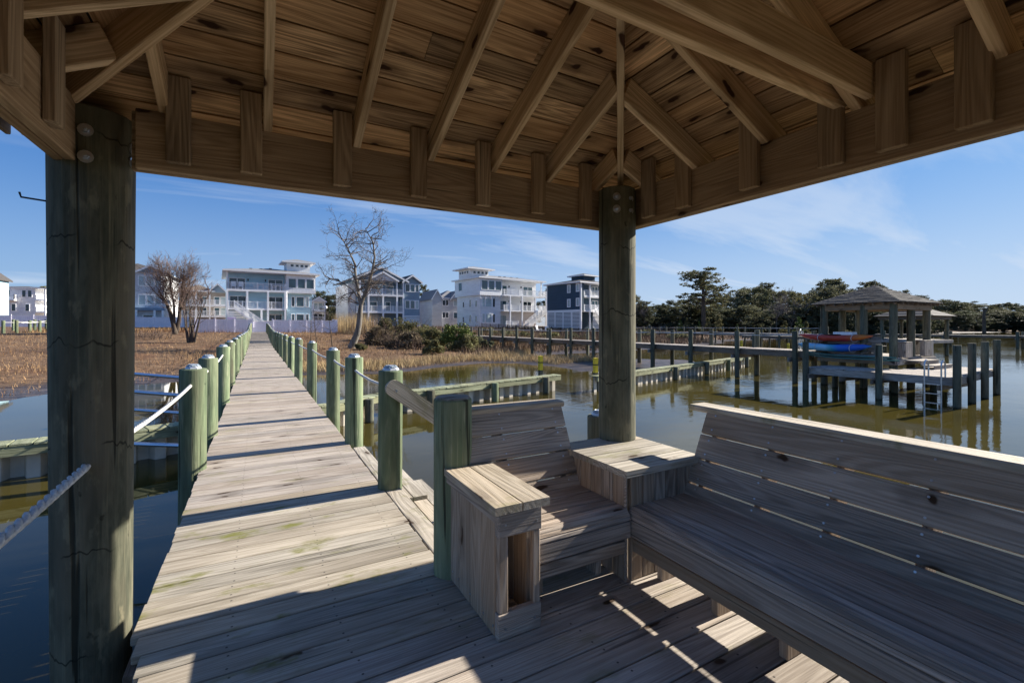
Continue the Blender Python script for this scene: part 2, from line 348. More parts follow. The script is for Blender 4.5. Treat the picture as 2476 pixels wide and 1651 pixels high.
M_dockdk = wood('brown_dock_wood', (.105,.082,.062), (.26,.21,.165), rings=24, var=.35, warm=.3, knots=.4)
M_rope = plain('white_rope', (.62,.61,.58), .8, spec=.2, nz=.2, nsc=60, bump=.4, bsc=300)
M_galv = plain('galvanised_steel', (.55,.57,.60), .35, metal=.9, nz=.15, nsc=20)
M_silver = plain('silver_cap', (.62,.64,.66), .35, metal=.55, nz=.1, nsc=30)
M_alu = plain('aluminium_tube', (.50,.56,.66), .25, metal=.9, nz=.06)
M_iron = plain('dark_iron', (.03,.03,.03), .5, metal=.5)
M_lens = plain('solar_lens', (.25,.30,.34), .2, spec=.5)
M_vinylsheet = plain('vinyl_sheet_pile', (.62,.56,.46), .55, nz=.22, nsc=1.5)
M_yellow = plain('yellow_paint', (.70,.52,.03), .55)
M_vinyl = plain('white_vinyl', (.84,.81,.88), .4, nz=.04)
M_white = siding('white_siding', (.86,.87,.88)); M_whitev = siding('white_board_and_batten', (.87,.88,.89), .5, True)
M_trim = plain('white_trim', (.88,.88,.88), .5, nz=.03)
M_lblue = siding('light_blue_siding', (.50,.75,.86)); M_gblue = siding('grey_blue_siding', (.26,.36,.45)); M_grey = siding('grey_siding', (.50,.52,.55))
M_navy = siding('navy_siding', (.042,.085,.13)); M_tan = siding('tan_siding', (.36,.32,.29)); M_dgrey = siding('pale_grey_siding', (.64,.66,.69))
M_shingle = plain('grey_shingles', (.082,.074,.068), .9, nz=.3, nsc=5); M_shinglet = plain('tan_shingles', (.20,.165,.13), .9, nz=.3, nsc=5)
M_lshingle = plain('pale_shingles', (.20,.20,.205), .9, nz=.2, nsc=5)
M_glass = plain('window_glass', (.05,.095,.11), .06, spec=.8, nz=.3, nsc=.6); M_gdark = plain('dark_glass', (.018,.028,.034), .06, spec=.8, nz=.4, nsc=.6); M_blind = plain('window_blind', (.42,.50,.50), .15, spec=.6, nz=.1)
M_lav = plain('lavender_panel', (.52,.44,.66), .5, nz=.04)
M_pine = foliage('pine_needles', (.105,.112,.058), .5, glow=.35, warm=(.10,.065,.03)); M_oak = foliage('evergreen_leaves', (.14,.142,.08), .55, glow=.35, warm=(.10,.085,.045))
M_olive = foliage('olive_leaves', (.16,.155,.07), .5, glow=.3, warm=(.15,.11,.05)); M_bright = foliage('bright_leaves', (.15,.18,.045), .45); M_dgreen = foliage('dark_leaves', (.088,.096,.054), .55, glow=.35)
M_brush = foliage('brown_olive_leaves', (.15,.115,.07), .5, glow=.2)
M_twig = foliage('bare_twigs', (.19,.155,.13), .35); M_redtwig = foliage('reddish_twigs', (.17,.115,.09), .4); M_darktwig = foliage('dark_brush', (.12,.085,.066), .5)
M_straw = foliage('dry_straw', (.34,.215,.105), .55, patch=(.17,.085,.042)); M_reed = foliage('golden_reeds', (.42,.31,.16), .4); M_marsh = foliage('brown_marsh_grass', (.20,.135,.085), .5)
M_bark = pile_mat('grey_bark', (.16,.14,.12), (.32,.29,.25), streak=(.38,.35,.31)); M_dbark = pile_mat('dark_bark', (.05,.038,.03), (.12,.09,.07), streak=(.17,.13,.10))

# water: murky olive body under a clear mirror surface with small ripples
M_water, t, b = newmat('creek_water'); g = G(t); geo = g.n('ShaderNodeNewGeometry'); P = geo.outputs['Position']
sp = g.n('ShaderNodeSeparateXYZ'); g.l(P, sp.inputs[0])
wn = g.noise(P, .25, 3, .5); colw = g.mix(g.rng(wn, .3, .7), (.042,.034,.008), (.068,.055,.013)); g.l(colw, b.inputs['Base Color'])
b.inputs['Roughness'].default_value = .025; b.inputs['IOR'].default_value = 1.33; b.inputs['Specular IOR Level'].default_value = .5
rp = g.noise(g.mapv(P, (2.0, 3.4, 1)), 1, 4, .55, .6); sw = g.noise(g.mapv(P, (.35, .6, 1)), 1, 2, .5)
amt = g.rng(sp.outputs['X'], -2, 9, .05, 1); wind = g.rng(g.noise(g.mapv(P, (.10, .16, 1)), 1, 3), .35, .65, .45, 1.15)
hh = g.m('MULTIPLY', g.m('MULTIPLY', g.m('ADD', g.m('MULTIPLY', rp, .6), sw), amt), wind); g.bump(hh, .20, .05, b)

# marsh ground
M_ground, t, b = newmat('marsh_ground'); g = G(t); geo = g.n('ShaderNodeNewGeometry'); P = geo.outputs['Position']; sp = g.n('ShaderNodeSeparateXYZ'); g.l(P, sp.inputs[0])
a1 = g.noise(g.mapv(P, (1, 1, 1)), .22, 5, .6); a2 = g.noise(P, 3.5, 6, .7); a3 = g.noise(g.mapv(P, (.6, 2.2, 1)), 1.2, 6, .65)
col = g.mix(g.rng(a2, .3, .7), (.06,.034,.019), (.19,.112,.06)); col = g.mix(g.rng(a3, .5, .68, 0, .6), col, (.34,.23,.125)); col = g.mix(g.rng(a1, .52, .66, 0, .85), col, (.115,.056,.028))
mud = g.mix(g.rng(a3, .35, .65), (.032,.024,.019), (.11,.082,.062))
zn = g.m('ADD', sp.outputs['Z'], g.m('MULTIPLY', a2, .10)); col = g.mix(g.rng(zn, -1.07, -.93), mud, col)
g.l(col, b.inputs['Base Color']); b.inputs['Specular IOR Level'].default_value = .3
g.l(g.rng(zn, -1.10, -.95, .35, .9), b.inputs['Roughness']); g.bump(a2, .8, .12, b)

# ------------------------------------------------------------------ setting: water, ground
wm_ = MB(); wm_.add([(-700,-500,0),(900,-500,0),(900,700,0),(-700,700,0)], [(0,1,2,3)])
obj('water', wm_, M_water, None, Matrix.Translation((0,0,-1.2)), kind='structure', label='murky olive creek water around the docks')
SHORE = np.array([(-400,15),(-90,18),(-30,20.5),(-12,21.5),(-7.6,21.8),(-6.9,23.5),(-4.7,25.2),(-1,26.5),(2.9,25.6),(6.1,24.6),(9.9,27),(13.3,28.4),(15.3,27),(16,23.5),(15.6,20.6),(18,19.4),(20.5,20.0),(24,20.6),(27,21.8),(28.5,24),(26,26.8),(21,29),(19.5,32),(22,34),(30,34.5),(38,37),(50,40),(60,44),(68,50),(84,52),(110,58),(165,70),(272,66),(430,50),(700,40),(700,690),(-500,690),(-400,400)], float)
def inside(x, y):
    r = np.zeros(x.shape, bool); n = len(SHORE)
    for i in range(n):
        x0, y0 = SHORE[i]; x1, y1 = SHORE[(i+1) % n]
        c = ((y0 > y) != (y1 > y)) & (x < (x1-x0)*(y-y0)/(y1-y0+1e-12)+x0); r ^= c
    return r
def sdist(x, y):
    d = np.full(x.shape, 1e9); n = len(SHORE)
    for i in range(n):
        a = SHORE[i]; e = SHORE[(i+1) % n]-a; t_ = np.clip(((x-a[0])*e[0]+(y-a[1])*e[1])/(e@e), 0, 1)
        d = np.minimum(d, np.hypot(x-a[0]-t_*e[0], y-a[1]-t_*e[1]))
    return np.where(inside(x, y), d, -d)
def wav(x, y):
    return (np.sin(x*.9+1.3*np.sin(y*.31))*np.cos(y*.77+.8*np.sin(x*.43))+.6*np.sin(x*2.1+y*1.7)*np.cos(y*2.3-x*.9))
def ground_z(x, y):
    x = np.asarray(x, float); y = np.asarray(y, float); d = sdist(x, y)
    z = np.where(d > 0, -1.2+.045*np.minimum(d, 5)+.062*np.clip(d-5, 0, 25)+.02*np.clip(d-30, 0, 40), -1.2+np.maximum(d*.18, -1.2))
    # low mud flats on the right stay close to the water
    fl = np.clip((x-12)/6, 0, 1)*np.clip((44-y)/10, 0, 1); z = np.where(d > 0, z*(1-fl)+fl*(-1.2+.03*np.minimum(d, 6)), z)
    return z+wav(x, y)*.035*np.clip(d, 0, 3)/3+.02*np.clip(d, -1, 1)*0
def gz(x, y): return float(ground_z(np.array([x]), np.array([y]))[0])
xs = np.concatenate([np.linspace(-400,-60,18), np.arange(-58,90,.8), np.linspace(92,700,60)]); ys = np.concatenate([np.arange(13,62,.7), np.linspace(63,140,50), np.linspace(150,690,25)])
XX, YY = np.meshgrid(xs, ys); ZZ = ground_z(XX, YY); nx = len(xs); ny = len(ys)
idx = np.arange(nx*ny).reshape(ny, nx); F = np.stack([idx[:-1,:-1], idx[:-1,1:], idx[1:,1:], idx[1:,:-1]], -1).reshape(-1, 4)
gm = raw_mesh('ground', np.stack([XX, YY, ZZ], -1).reshape(-1, 3), F, M_ground); smooth(gm, 180)
obj('ground', gm, None, kind='structure', label='brown marsh ground and mud flats along the creek')

# ------------------------------------------------------------------ vegetation builders
def blades(name, n, region, hmin, hmax, wd, mat, lean=.6, dmin=.4, keep=None, label=None, seed=1):
    rg = np.random.default_rng(seed); x0, x1, y0, y1 = region
    x = rg.uniform(x0, x1, n); y = rg.uniform(y0, y1, n); d = sdist(x, y); k = d > dmin
    cl = .5+.5*np.sin(x*1.1+2*np.sin(y*.7))*np.cos(y*1.3+1.7*np.sin(x*.5)); k &= rg.random(n) < (.25+.75*cl)
    k &= ~((x > -1.2) & (x < 1.4) & (y < 60))
    if keep is not None: k &= keep(x, y, d)
    x = x[k]; y = y[k]; n = len(x); z = ground_z(x, y)-.02
    h = rg.uniform(hmin, hmax, n); a = rg.uniform(0, 2*PI, n); ln = np.abs(rg.normal(0, lean, n)); ln = np.minimum(ln, 1.4)
    px, py = np.cos(a+PI/2)*wd*rg.uniform(.6, 1.4, n), np.sin(a+PI/2)*wd*rg.uniform(.6, 1.4, n)
    tx, ty, tz = np.cos(a)*np.sin(ln)*h, np.sin(a)*np.sin(ln)*h, np.cos(ln)*h
    V = np.stack([np.stack([x-px, y-py, z], -1), np.stack([x+px, y+py, z], -1), np.stack([x+tx, y+ty, z+tz], -1)], 1).reshape(-1, 3)
    return obj(name, raw_mesh(name, V, np.arange(3*n).reshape(-1, 3), mat), None, label=label, kind='stuff', cat='grass')
def leafcloud(cent, rad, n, size, rg, flat=1.0, up=.0):
    """n small quads spread through ellipsoids: cent (k,3), rad (k,3)"""
    k = len(cent); i = rg.integers(0, k, n); d = rg.normal(size=(n, 3)); d /= np.linalg.norm(d, axis=1)[:, None]
    p = cent[i]+d*rad[i]*(rg.random((n, 1))**.45)
    a = rg.normal(size=(n, 3)); a[:, 2] *= flat; a /= np.linalg.norm(a, axis=1)[:, None]
    b_ = np.cross(a, rg.normal(size=(n, 3))); b_ /= np.linalg.norm(b_, axis=1)[:, None]
    s = size*rg.uniform(.5, 1.3, (n, 1)); a *= s; b_ *= s*.6
    V = np.stack([p-a-b_*.4, p+b_, p+a-b_*.4, p-b_], 1).reshape(-1, 3); return V, np.arange(4*n).reshape(-1, 4)
def branch(m, p, d, ln, r, depth, rg, spread=.6, kids=3, up=.15, minr=.006, seg=4, tips=None, crook=.22, shrink=.68, n=5):
    P = [Vector(p)]; Rr = [r]; d = Vector(d).normalized(); stp = ln/seg
    for i in range(seg):
        d = (d+Vector(rg.normal(0, crook, 3))+Vector((0,0,up*.35))).normalized(); P.append(P[-1]+d*stp); Rr.append(max(minr, r*(1-.5*(i+1)/seg)))
    m.tube(P, Rr, n if depth > 1 else 3, cap=False)
    if tips is not None and depth <= 1: tips.append(tuple(P[-1]))
    if depth <= 0: return
    for j in range(kids):
        q = rg.uniform(.35, 1) if j else 1; i = min(seg, max(1, int(q*seg+.5)))
        a = Vector(rg.normal(0, 1, 3)); a = (a-d*a.dot(d)); a.normalize(); s = spread*rg.uniform(.6, 1.3)
        branch(m, P[i], d+a*s+Vector((0,0,up)), ln*shrink*rg.uniform(.75, 1.15), Rr[i]*.68, depth-1, rg, spread, kids, up, minr, seg, tips, crook, shrink, n)
def ev_proto(seed, kind):
    """crown and trunk meshes of an evergreen about 10 m tall"""
    rg = np.random.default_rng(seed); tr = MB(); cent = []; rad = []
    if kind == 'pine':                                            # bare lower trunk, flat shelves of needles
        tr.tube([(0,0,-.5),(.1,0,3),(-.05,.1,6),(.15,0,9.6)], [.28,.24,.17,.05], 7)
        for i in range(44):
            z = 4.0+5.7*(i/43)+rg.normal(0, .15); a = rg.uniform(0, 2*PI); L = (3.4*(1-((z-4.6)/6.4)**2*.75))*rg.uniform(.5, 1)
            e = Vector((math.cos(a)*L, math.sin(a)*L, z+.3+.10*L)); tr.tube([(0,0,z-.3), e*.5+Vector((0,0,(z-.3)*.5)), e], [.07,.045,.015], 4)
            for q in (.45, .65, .85, 1.0):
                cent.append((e.x*q+rg.normal(0,.25), e.y*q+rg.normal(0,.25), z+.1+.1*L*q+rg.normal(0,.18))); s = rg.uniform(.35, .62); rad.append((s,s,s*.5))
        V, F_ = leafcloud(np.array(cent), np.array(rad), 6500, .13, rg, .8)
    elif kind == 'oak':                                           # broad, lumpy, to the ground
        tr.tube([(0,0,-.5),(.2,0,2.2),(0,.2,5)], [.32,.25,.12], 7)
        for i in range(6):
            a = rg.uniform(0, 2*PI); tr.tube([(.1,0,1.5+i*.4),(math.cos(a)*1.6,math.sin(a)*1.6,3.6+i*.4),(math.cos(a)*2.4,math.sin(a)*2.4,5.3+i*.4)], [.13,.08,.03], 4)
        for i in range(85):
            a = rg.uniform(0, 2*PI); z = .8+8.9*rg.random(); q = math.sqrt(max(.05, 1-((z-4.2)/5.4)**2))*3.7*rg.uniform(.35, 1)
            cent.append((math.cos(a)*q, math.sin(a)*q, z)); s = rg.uniform(.4, .95); rad.append((s, s, s*.75))
        V, F_ = leafcloud(np.array(cent), np.array(rad), 8000, .15, rg)
    else:                                                         # conical cedar
        tr.tube([(0,0,-.5),(0,0,9)], [.2,.04], 6)
        for i in range(38):
            z = .6+9.0*(i/37); a = rg.uniform(0, 2*PI); q = 2.4*(1-z/10.6)*rg.uniform(.4, 1)
            cent.append((math.cos(a)*q, math.sin(a)*q, z)); s = rg.uniform(.5, .95)*(1.1-z/16); rad.append((s, s, s))
        V, F_ = leafcloud(np.array(cent), np.array(rad), 4500, .14, rg)
    return V, F_, tr
_protos = {}
def proto(kind, seed, mat):
    k = (kind, seed, mat.name)
    if k not in _protos:
        V, F_, tr = ev_proto(seed, kind); _protos[k] = (raw_mesh('crown', V, F_, mat), tr.mesh('trunk')); _protos[k][1].materials.append(M_dbark)
    return _protos[k]
def evergreen(name, loc, h, wf, kind, seed, mat, label, group, rz=0):
    cr, tr = proto(kind, seed, mat); t_ = thing(name, loc, rz, label=label, cat='tree', group=group)
    M = WM[t_] @ Matrix.Diagonal((h/10*wf, h/10*wf, h/10, 1)); obj('crown', cr, None, t_, M); obj('trunk', tr, None, t_, M); return t_
def shrub(name, loc, sx, sy, sz, n, leaf, mat, label, group=None, twig=None, seed=0, cat='shrub', lumps=14, density=.45):
    rg = np.random.default_rng(seed+11); t_ = thing(name, loc, 0, label=label, cat=cat, group=group)
    cent = []; rad = []
    for i in range(lumps):
        a = rg.uniform(0, 2*PI); z = rg.uniform(.15, .85); q = math.sqrt(max(.05, 1-(z*.95)**2))*rg.uniform(.2, .85)
        cent.append((math.cos(a)*q*sx, math.sin(a)*q*sy, z*sz)); s = rg.uniform(.2, .38); rad.append((s*sx, s*sy, s*sz*.8))
    V, F_ = leafcloud(np.array(cent), np.array(rad), n, leaf, rg); obj('foliage', raw_mesh('foliage', V, F_, mat), None, t_)
    m = MB()
    for c in cent: m.tube([(c[0]*.15, c[1]*.15, -.1), (c[0]*.6, c[1]*.6, c[2]*.6), c], [.035, .02, .008], 4, cap=False)
    obj('stem', m, twig or M_dbark, t_); return t_
def brush(name, loc, n, h, spread, mat, label, group=None, seed=0, r=.012, cat='shrub'):
    """leafless many-stemmed bush"""
    rg = np.random.default_rng(seed+5); t_ = thing(name, loc, 0, label=label, cat=cat, group=group); m = MB()
    for i in range(n):
        a = rg.uniform(0, 2*PI); q = rg.uniform(0, spread*.5)
        branch(m, (math.cos(a)*q, math.sin(a)*q, -.05), (math.cos(a)*.5, math.sin(a)*.5, 1), h*rg.uniform(.35, .6), r, 2, rg, .6, 3, .12, .004, 3, None, .2, .6, 4)
    obj('branches', m, mat, t_, kind='stuff'); return t_

# ------------------------------------------------------------------ houses
class House:
    """local frame: x along the facade, y into the house, z up (world height)"""
    def __init__(s, label, org, rz, name='house'):
        s.r = thing(name, (org[0], org[1], 0), rz, label=label, cat='house', group='houses along the shore')
    def box(s, name, x0, x1, y0, y1, z0, z1, mat, parent=None, **k):
        return obj(name, MB().box(x0, x1, y0, y1, z0, z1), mat, parent or s.r, WM[s.r], **k)
    def hip(s, x0, x1, y0, y1, z, rise, mat, ov=.6, name='roof'):
        x0 -= ov; x1 += ov; y0 -= ov; y1 += ov; m = MB(); d = min(x1-x0, y1-y0)/2; th = .06
        if x1-x0 >= y1-y0: r0, r1 = (x0+d, (y0+y1)/2), (x1-d+.001, (y0+y1)/2)
        else: r0, r1 = ((x0+x1)/2, y0+d), ((x0+x1)/2, y1-d+.001)
        zz = z+.20
        V = [(x0,y0,zz),(x1,y0,zz),(x1,y1,zz),(x0,y1,zz),(r0[0],r0[1],zz+rise),(r1[0],r1[1],zz+rise)]
        F = [(0,1,5,4),(1,2,5),(2,3,4,5),(3,0,4),(3,2,1,0)] if x1-x0 >= y1-y0 else [(0,1,4),(1,2,5,4),(2,3,5),(3,0,4,5),(3,2,1,0)]
        m.add(V, F); ro = obj(name, m, mat, s.r, WM[s.r])
        f = MB(); f.box(x0, x1, y0, y1, z, zz-.003); obj('fascia', f, M_trim, ro, WM[s.r]); return ro
    def gable(s, x0, x1, y0, y1, z, rise, roofmat, wallmat, ov=.45, trim=True):
        """ridge runs along y, gable end faces the viewer"""
        xc = (x0+x1)/2; m = MB(); m.prism([(x0, y0, z), (x1, y0, z), (xc, y0, z+rise)], (0, y1-y0, 0)); g_ = obj('gable', m, wallmat, s.r, WM[s.r])
        k = rise/((x1-x0)/2); m = MB()
        for sg in (-1, 1):
            xe = xc+sg*((x1-x0)/2+ov); ze = z-ov*k
            m.prism([(xe, y0-ov, ze+.02), (xc, y0-ov, z+rise+.02), (xc, y0-ov, z+rise+.24), (xe, y0-ov, ze+.2)], (0, y1-y0+2*ov, 0))
        ro = obj('roof', m, roofmat, s.r, WM[s.r])
        if trim:
            m = MB()
            for sg in (-1, 1):
                xe = xc+sg*((x1-x0)/2+ov); ze = z-ov*k
                m.prism([(xe, y0-ov-.05, ze-.10), (xc, y0-ov-.05, z+rise-.10), (xc, y0-ov-.05, z+rise+.22), (xe, y0-ov-.05, ze+.19)], (0, .04, 0))
            obj('fascia', m, M_trim, ro, WM[s.r])
        return g_
    def win(s, x0, x1, z0, z1, y=0, mat=None, side=False, fw=.10, mull=0, name='window'):
        """window in a facade plane y = const (or, with side, in a plane x = const where x0..x1 runs along y)"""
        f = MB(); p = MB(); d = .07
        def bx(m, a0, a1, c0, c1, dd0, dd1):
            if side: m.box(y-dd1, y-dd0, a0, a1, c0, c1)
            else: m.box(a0, a1, y-dd1, y-dd0, c0, c1)
        bx(f, x0-fw, x1+fw, z1, z1+fw, 0, d); bx(f, x0-fw, x1+fw, z0-fw, z0, 0, d); bx(f, x0-fw, x0, z0, z1, 0, d); bx(f, x1, x1+fw, z0, z1, 0, d)
        for i in range(mull):
            xm = x0+(x1-x0)*(i+1)/(mull+1); bx(f, xm-.05, xm+.05, z0, z1, 0, d)
        bx(p, x0, x1, z0, z1, .004, .03)
        fr = obj(name, f, M_trim, s.r, WM[s.r]); obj('pane', p, mat or random.choice((M_glass, M_glass, M_gdark, M_blind)), fr, WM[s.r]); return fr
    def rail(s, pts, z, h=.95, gap=.17, name='railing', top=None):
        """white railing along plan points at floor height z (z may be a list)"""
        zs = z if hasattr(z, '__len__') else [z]*len(pts); m = MB()
        for i in range(len(pts)-1):
            a = Vector((*pts[i], zs[i])); b_ = Vector((*pts[i+1], zs[i+1])); L = (b_-a).length; u = Vector((0,0,1))
            m.bar(a+u*h, b_+u*h, .09, .06); m.bar(a+u*.12, b_+u*.12, .06, .05); n = max(1, int(L/gap))
            for k in range(1, n):
                p = a.lerp(b_, k/n); m.box(p.x-.022, p.x+.022, p.y-.022, p.y+.022, p.z+.14, p.z+h-.03)
            nn = max(1, round(L/1.8))
            for k in range(nn+1):
                p = a.lerp(b_, k/nn); m.box(p.x-.06, p.x+.06, p.y-.06, p.y+.06, p.z, p.z+h+.09)
        return obj(name, m, M_trim, s.r, WM[s.r])
    def deck(s, x0, x1, y0, y1, z, th=.28): return s.box('balcony_floor', x0, x1, y0, y1, z-th, z, M_trim)
    def col(s, x, y, z0, z1, w_=.26): return s.box('column', x-w_/2, x+w_/2, y-w_/2, y+w_/2, z0, z1, M_trim)
    def stairs(s, x0, z0, x1, z1, y0, y1):
        n = max(3, int(abs(z1-z0)/.19)); m = MB()
        for i in range(n):
            x = x0+(x1-x0)*(i+.5)/n; z = z0+(z1-z0)*(i+1)/n; e = abs(x1-x0)/n*.55; m.box(x-e, x+e, y0, y1, z-.05, z)
        for y in (y0-.03, y1+.03): m.prism([(x0, y, z0), (x1, y, z1), (x1, y, z1-.32), (x0, y, z0-.32)], (0, .05, 0))
        obj('staircase', m, M_trim, s.r, WM[s.r]); s.rail([(x0, y0), (x1, y0)], [z0, z1], name='stair_railing'); s.rail([(x0, y1), (x1, y1)], [z0, z1], name='stair_railing')
    def slats(s, x0, x1, y, z0, z1, side=False):
        m = MB(); z = z0
        while z < z1:
            if side: m.box(y-.02, y+.02, x0, x1, z, z+.13)
            else: m.box(x0, x1, y-.02, y+.02, z, z+.13)
            z += .24
        return obj('slat_screen', m, M_trim, s.r, WM[s.r])
    def vents(s, pts):
        for x, y, z in pts: s.box('roof_vent', x-.2, x+.2, y-.2, y+.2, z-.1, z+.22, M_shingle)

# E: light blue house at the end of the boardwalk
H = House('light blue three storey house with white balconies at the end of the boardwalk', (-4.24, 77.65), R_(4))
H.box('wall', .1, 8.0, 2.6, 14, .5, 9.3, M_lblue); H.box('upper_bay', 7.8, 12.0, .3, 13.8, 6.45, 9.3, M_whitev); H.box('wall', 8.0, 11.6, 1.2, 13.9, .5, 6.45, M_lblue)
H.hip(.1, 12.0, .2, 14, 9.32, 1.15, M_lshingle); H.box('roof_turret', 8.2, 11.6, 3.0, 6.6, 9.6, 11.45, M_whitev); H.hip(8.2, 11.6, 3.0, 6.6, 11.45, .62, M_lshingle, .75)
for x0 in (8.75, 9.5, 10.2, 10.85): H.win(x0, x0+.42, 10.85, 11.2, 3.0, M_gdark, fw=.05)
for x0, x1 in ((8.15, 9.15), (9.45, 10.45), (10.7, 11.72)): H.win(x0, x1, 7.25, 8.65, .3, M_glass)
for z0 in (4.45, 1.75):
    for x0, x1 in ((8.7, 9.05), (9.4, 10.4), (10.75, 11.1)): H.win(x0, x1, z0, z0+1.42, 1.2)
for x0, x1, z0, z1 in ((.4, 2.4, 6.85, 8.5), (5.6, 7.5, 6.85, 8.5), (.5, 2.5, 4.1, 5.8), (5.6, 7.5, 4.1, 5.8), (5.6, 7.4, 1.4, 3.1)): H.win(x0, x1, z0, z1, 2.6, M_gdark, mull=1, name='sliding_door')
for x in (2.75, 5.1): H.box('wall_lamp', x, x+.14, 2.42, 2.6, 8.2, 8.5, M_iron)
for z in (6.75, 4.0): H.deck(0, 7.8, 0, 2.6, z); H.rail([(.1, 2.5), (.1, .1), (7.7, .1)], z)
H.box('wall_band', 7.86, 11.95, .22, .3, 6.45, 7.0, M_whitev)
for x in (.1, 2.6, 5.3, 7.65): H.col(x, .1, 1.0, 6.47)
H.col(4.45, .1, 1.0, 3.72); H.col(7.9, .35, 4.0, 9.3, .2); H.col(.1, .4, 6.75, 9.3, .2)
H.stairs(.95, 4.0, 4.5, 1.2, -1.3, -.25); H.slats(.1, 2.5, .0, 1.2, 3.6); H.slats(.1, .9, -1.32, 1.2, 3.6); H.rail([(4.6, -.9), (7.6, -.9)], 1.15); H.box('outdoor_shower', .1, 1.1, -1.7, -1.6, 1.0, 2.6, M_lav)
H.vents([(3.2, 3.2, 10.0), (4.6, 3.5, 10.05), (6.0, 4.5, 10.3)])
HE = H
# F: grey blue gabled house
H = House('grey-blue gabled house with two rows of white balconies behind the bare tree', (14.66, 79.81), R_(4))
H.box('wall', .0, 7.7, 2.5, 14, .4, 9.3, M_gblue); H.box('side_wing', 7.75, 10.7, .2, 13.9, .4, 9.3, M_gblue); H.gable(-.9, 8.1, .2, 14, 9.25, 2.1, M_shingle, M_gblue); H.gable(7.75, 10.7, .2, 13.9, 9.3, 1.0, M_shingle, M_gblue)
H.gable(1.4, 6.5, -.1, 2.5, 9.2, 1.35, M_trim, M_dgrey, .2); H.box('wall', -1.3, -.05, 2.5, 12, .4, 8.6, M_dgrey)
for x0, x1 in ((8.05, 8.75), (9.0, 9.7), (9.95, 10.45)): H.win(x0, x1, 7.5, 8.75, .2); H.win(x0, x1, 4.5, 5.85, .2)
for x0, x1, z0, z1 in ((2.3, 3.2, 8.7, 9.4), (3.4, 4.6, 8.7, 9.4), (.6, 1.6, 6.95, 8.3), (2.3, 3.4, 6.95, 8.5), (3.5, 4.6, 6.95, 8.5), (5.3, 6.6, 6.95, 8.4), (.6, 1.6, 4.0, 5.5), (5.2, 6.0, 4.0, 5.6), (2.4, 3.6, 4.0, 5.6)): H.win(x0, x1, z0, z1, 2.5)
for z in (6.8, 3.85): H.deck(0, 7.7, 0, 2.5, z); H.rail([(.1, 2.4), (.1, .1), (7.6, .1)], z)
for x in (.1, 1.5, 4.0, 6.45, 7.6): H.col(x, .1, .6, 6.5)
for x in (.1, 1.5, 6.45, 7.6): H.col(x, .1, 6.8, 9.25, .2)
H.slats(7.8, 10.6, .1, .9, 3.3)
# G: small grey house
H = House('small grey house with steep twin gables behind the white turreted house', (34.76, 95.0), 0)
H.box('wall', -2.2, 0, 0, 9, .6, 7.35, M_grey); H.box('wall', .03, 6.4, 1.6, 9, .6, 7.4, M_grey); H.gable(-2.2, 0, 0, 9, 7.35, 1.75, M_lshingle, M_grey, .25)
H.hip(0.1, 6.4, 1.6, 9, 7.42, 1.9, M_lshingle, .3); H.gable(2.4, 5.0, .8, 6, 7.4, 1.6, M_lshingle, M_grey, .25)
for z0 in (5.95, 3.2): H.win(.75, 1.35, z0, z0+1.15, 1.6, M_gdark); H.win(1.5, 2.1, z0, z0+1.15, 1.6, M_gdark); H.win(3.4, 4.2, z0-.1, z0+1.15, 1.6)
# H: white house with turret
H = House('white three storey house with hipped roof turret and balconies above the brown brush', (35.31, 76.44), R_(8))
H.box('wall', .4, 5.0, .5, 9, .6, 7.05, M_white); H.box('upper_bay', 0, 5.0, 0, 9.2, 7.05, 10.15, M_whitev); H.box('wall', 5.0, 14.9, 1.9, 9, .6, 10.1, M_white); H.hip(0.2, 14.9, .2, 9, 10.17, .95, M_lshingle, .75)
H.box('roof_turret', -.6, 3.6, 2.6, 6.6, 10.3, 12.0, M_whitev); H.hip(-.6, 3.6, 2.6, 6.6, 12.0, .62, M_lshingle, .95)
for x0 in (.2, 1.1, 2.0, 2.85): H.win(x0, x0+.5, 11.25, 11.7, 2.6, M_gdark, fw=.06)
for y0 in (3.0, 3.9, 4.8, 5.7): H.win(y0, y0+.5, 11.25, 11.7, -.6, M_gdark, True, .06)
for x0, x1 in ((.4, 1.65), (1.95, 3.15), (3.5, 4.75)): H.win(x0, x1, 8.1, 9.75, 0, M_glass)
for x0, x1, mt in ((.85, 1.35, M_blind), (1.6, 2.85, M_blind), (3.2, 3.65, M_gdark)):
    for z0 in (4.95, 2.05): H.win(x0, x1, z0, z0+1.55, .5, mt)
H.win(6.4, 7.6, 8.2, 9.7, 0, M_glass, True)
for y0, h_ in ((6.2, 1.0), (3.7, 1.35), (1.6, 1.1)):
    for z0 in (5.0, 2.1): H.win(y0, y0+.5, z0, z0+h_, .4, M_gdark, True)
for x0, x1, z0, z1 in ((5.3, 7.4, 7.45, 9.2), (11.6, 13.9, 7.45, 9.2), (5.3, 7.3, 4.5, 6.2), (11.6, 13.6, 4.5, 6.2), (5.3, 7.3, 1.7, 3.4)): H.win(x0, x1, z0, z1, 1.9, None, mull=1, name='sliding_door')
for x in (7.9, 10.9):
    for z in (8.9, 6.0): H.box('wall_lamp', x, x+.16, 1.72, 1.9, z, z+.35, M_iron)
for z in (7.35, 4.4): H.deck(5.05, 15.9, -.5, 1.88, z); H.rail([(5.1, -.45), (15.8, -.45), (15.8, 1.8)], z)
for x in (6.6, 9.5, 12.8, 15.8): H.col(x, -.4, .8, 7.07)
H.col(14.8, .1, 7.4, 10.15, .2); H.stairs(14.8, 4.4, 10.0, 1.3, -2.0, -.8); H.slats(12.6, 15.9, -.75, 1.3, 4.0); H.rail([(5.3, -.9), (8.2, -.9)], 1.3)
for x in (.3, 1.4, 2.6, 3.7, 4.8): H.box('bracket', x-.06, x+.06, .1, .5, 6.4, 7.05, M_trim)
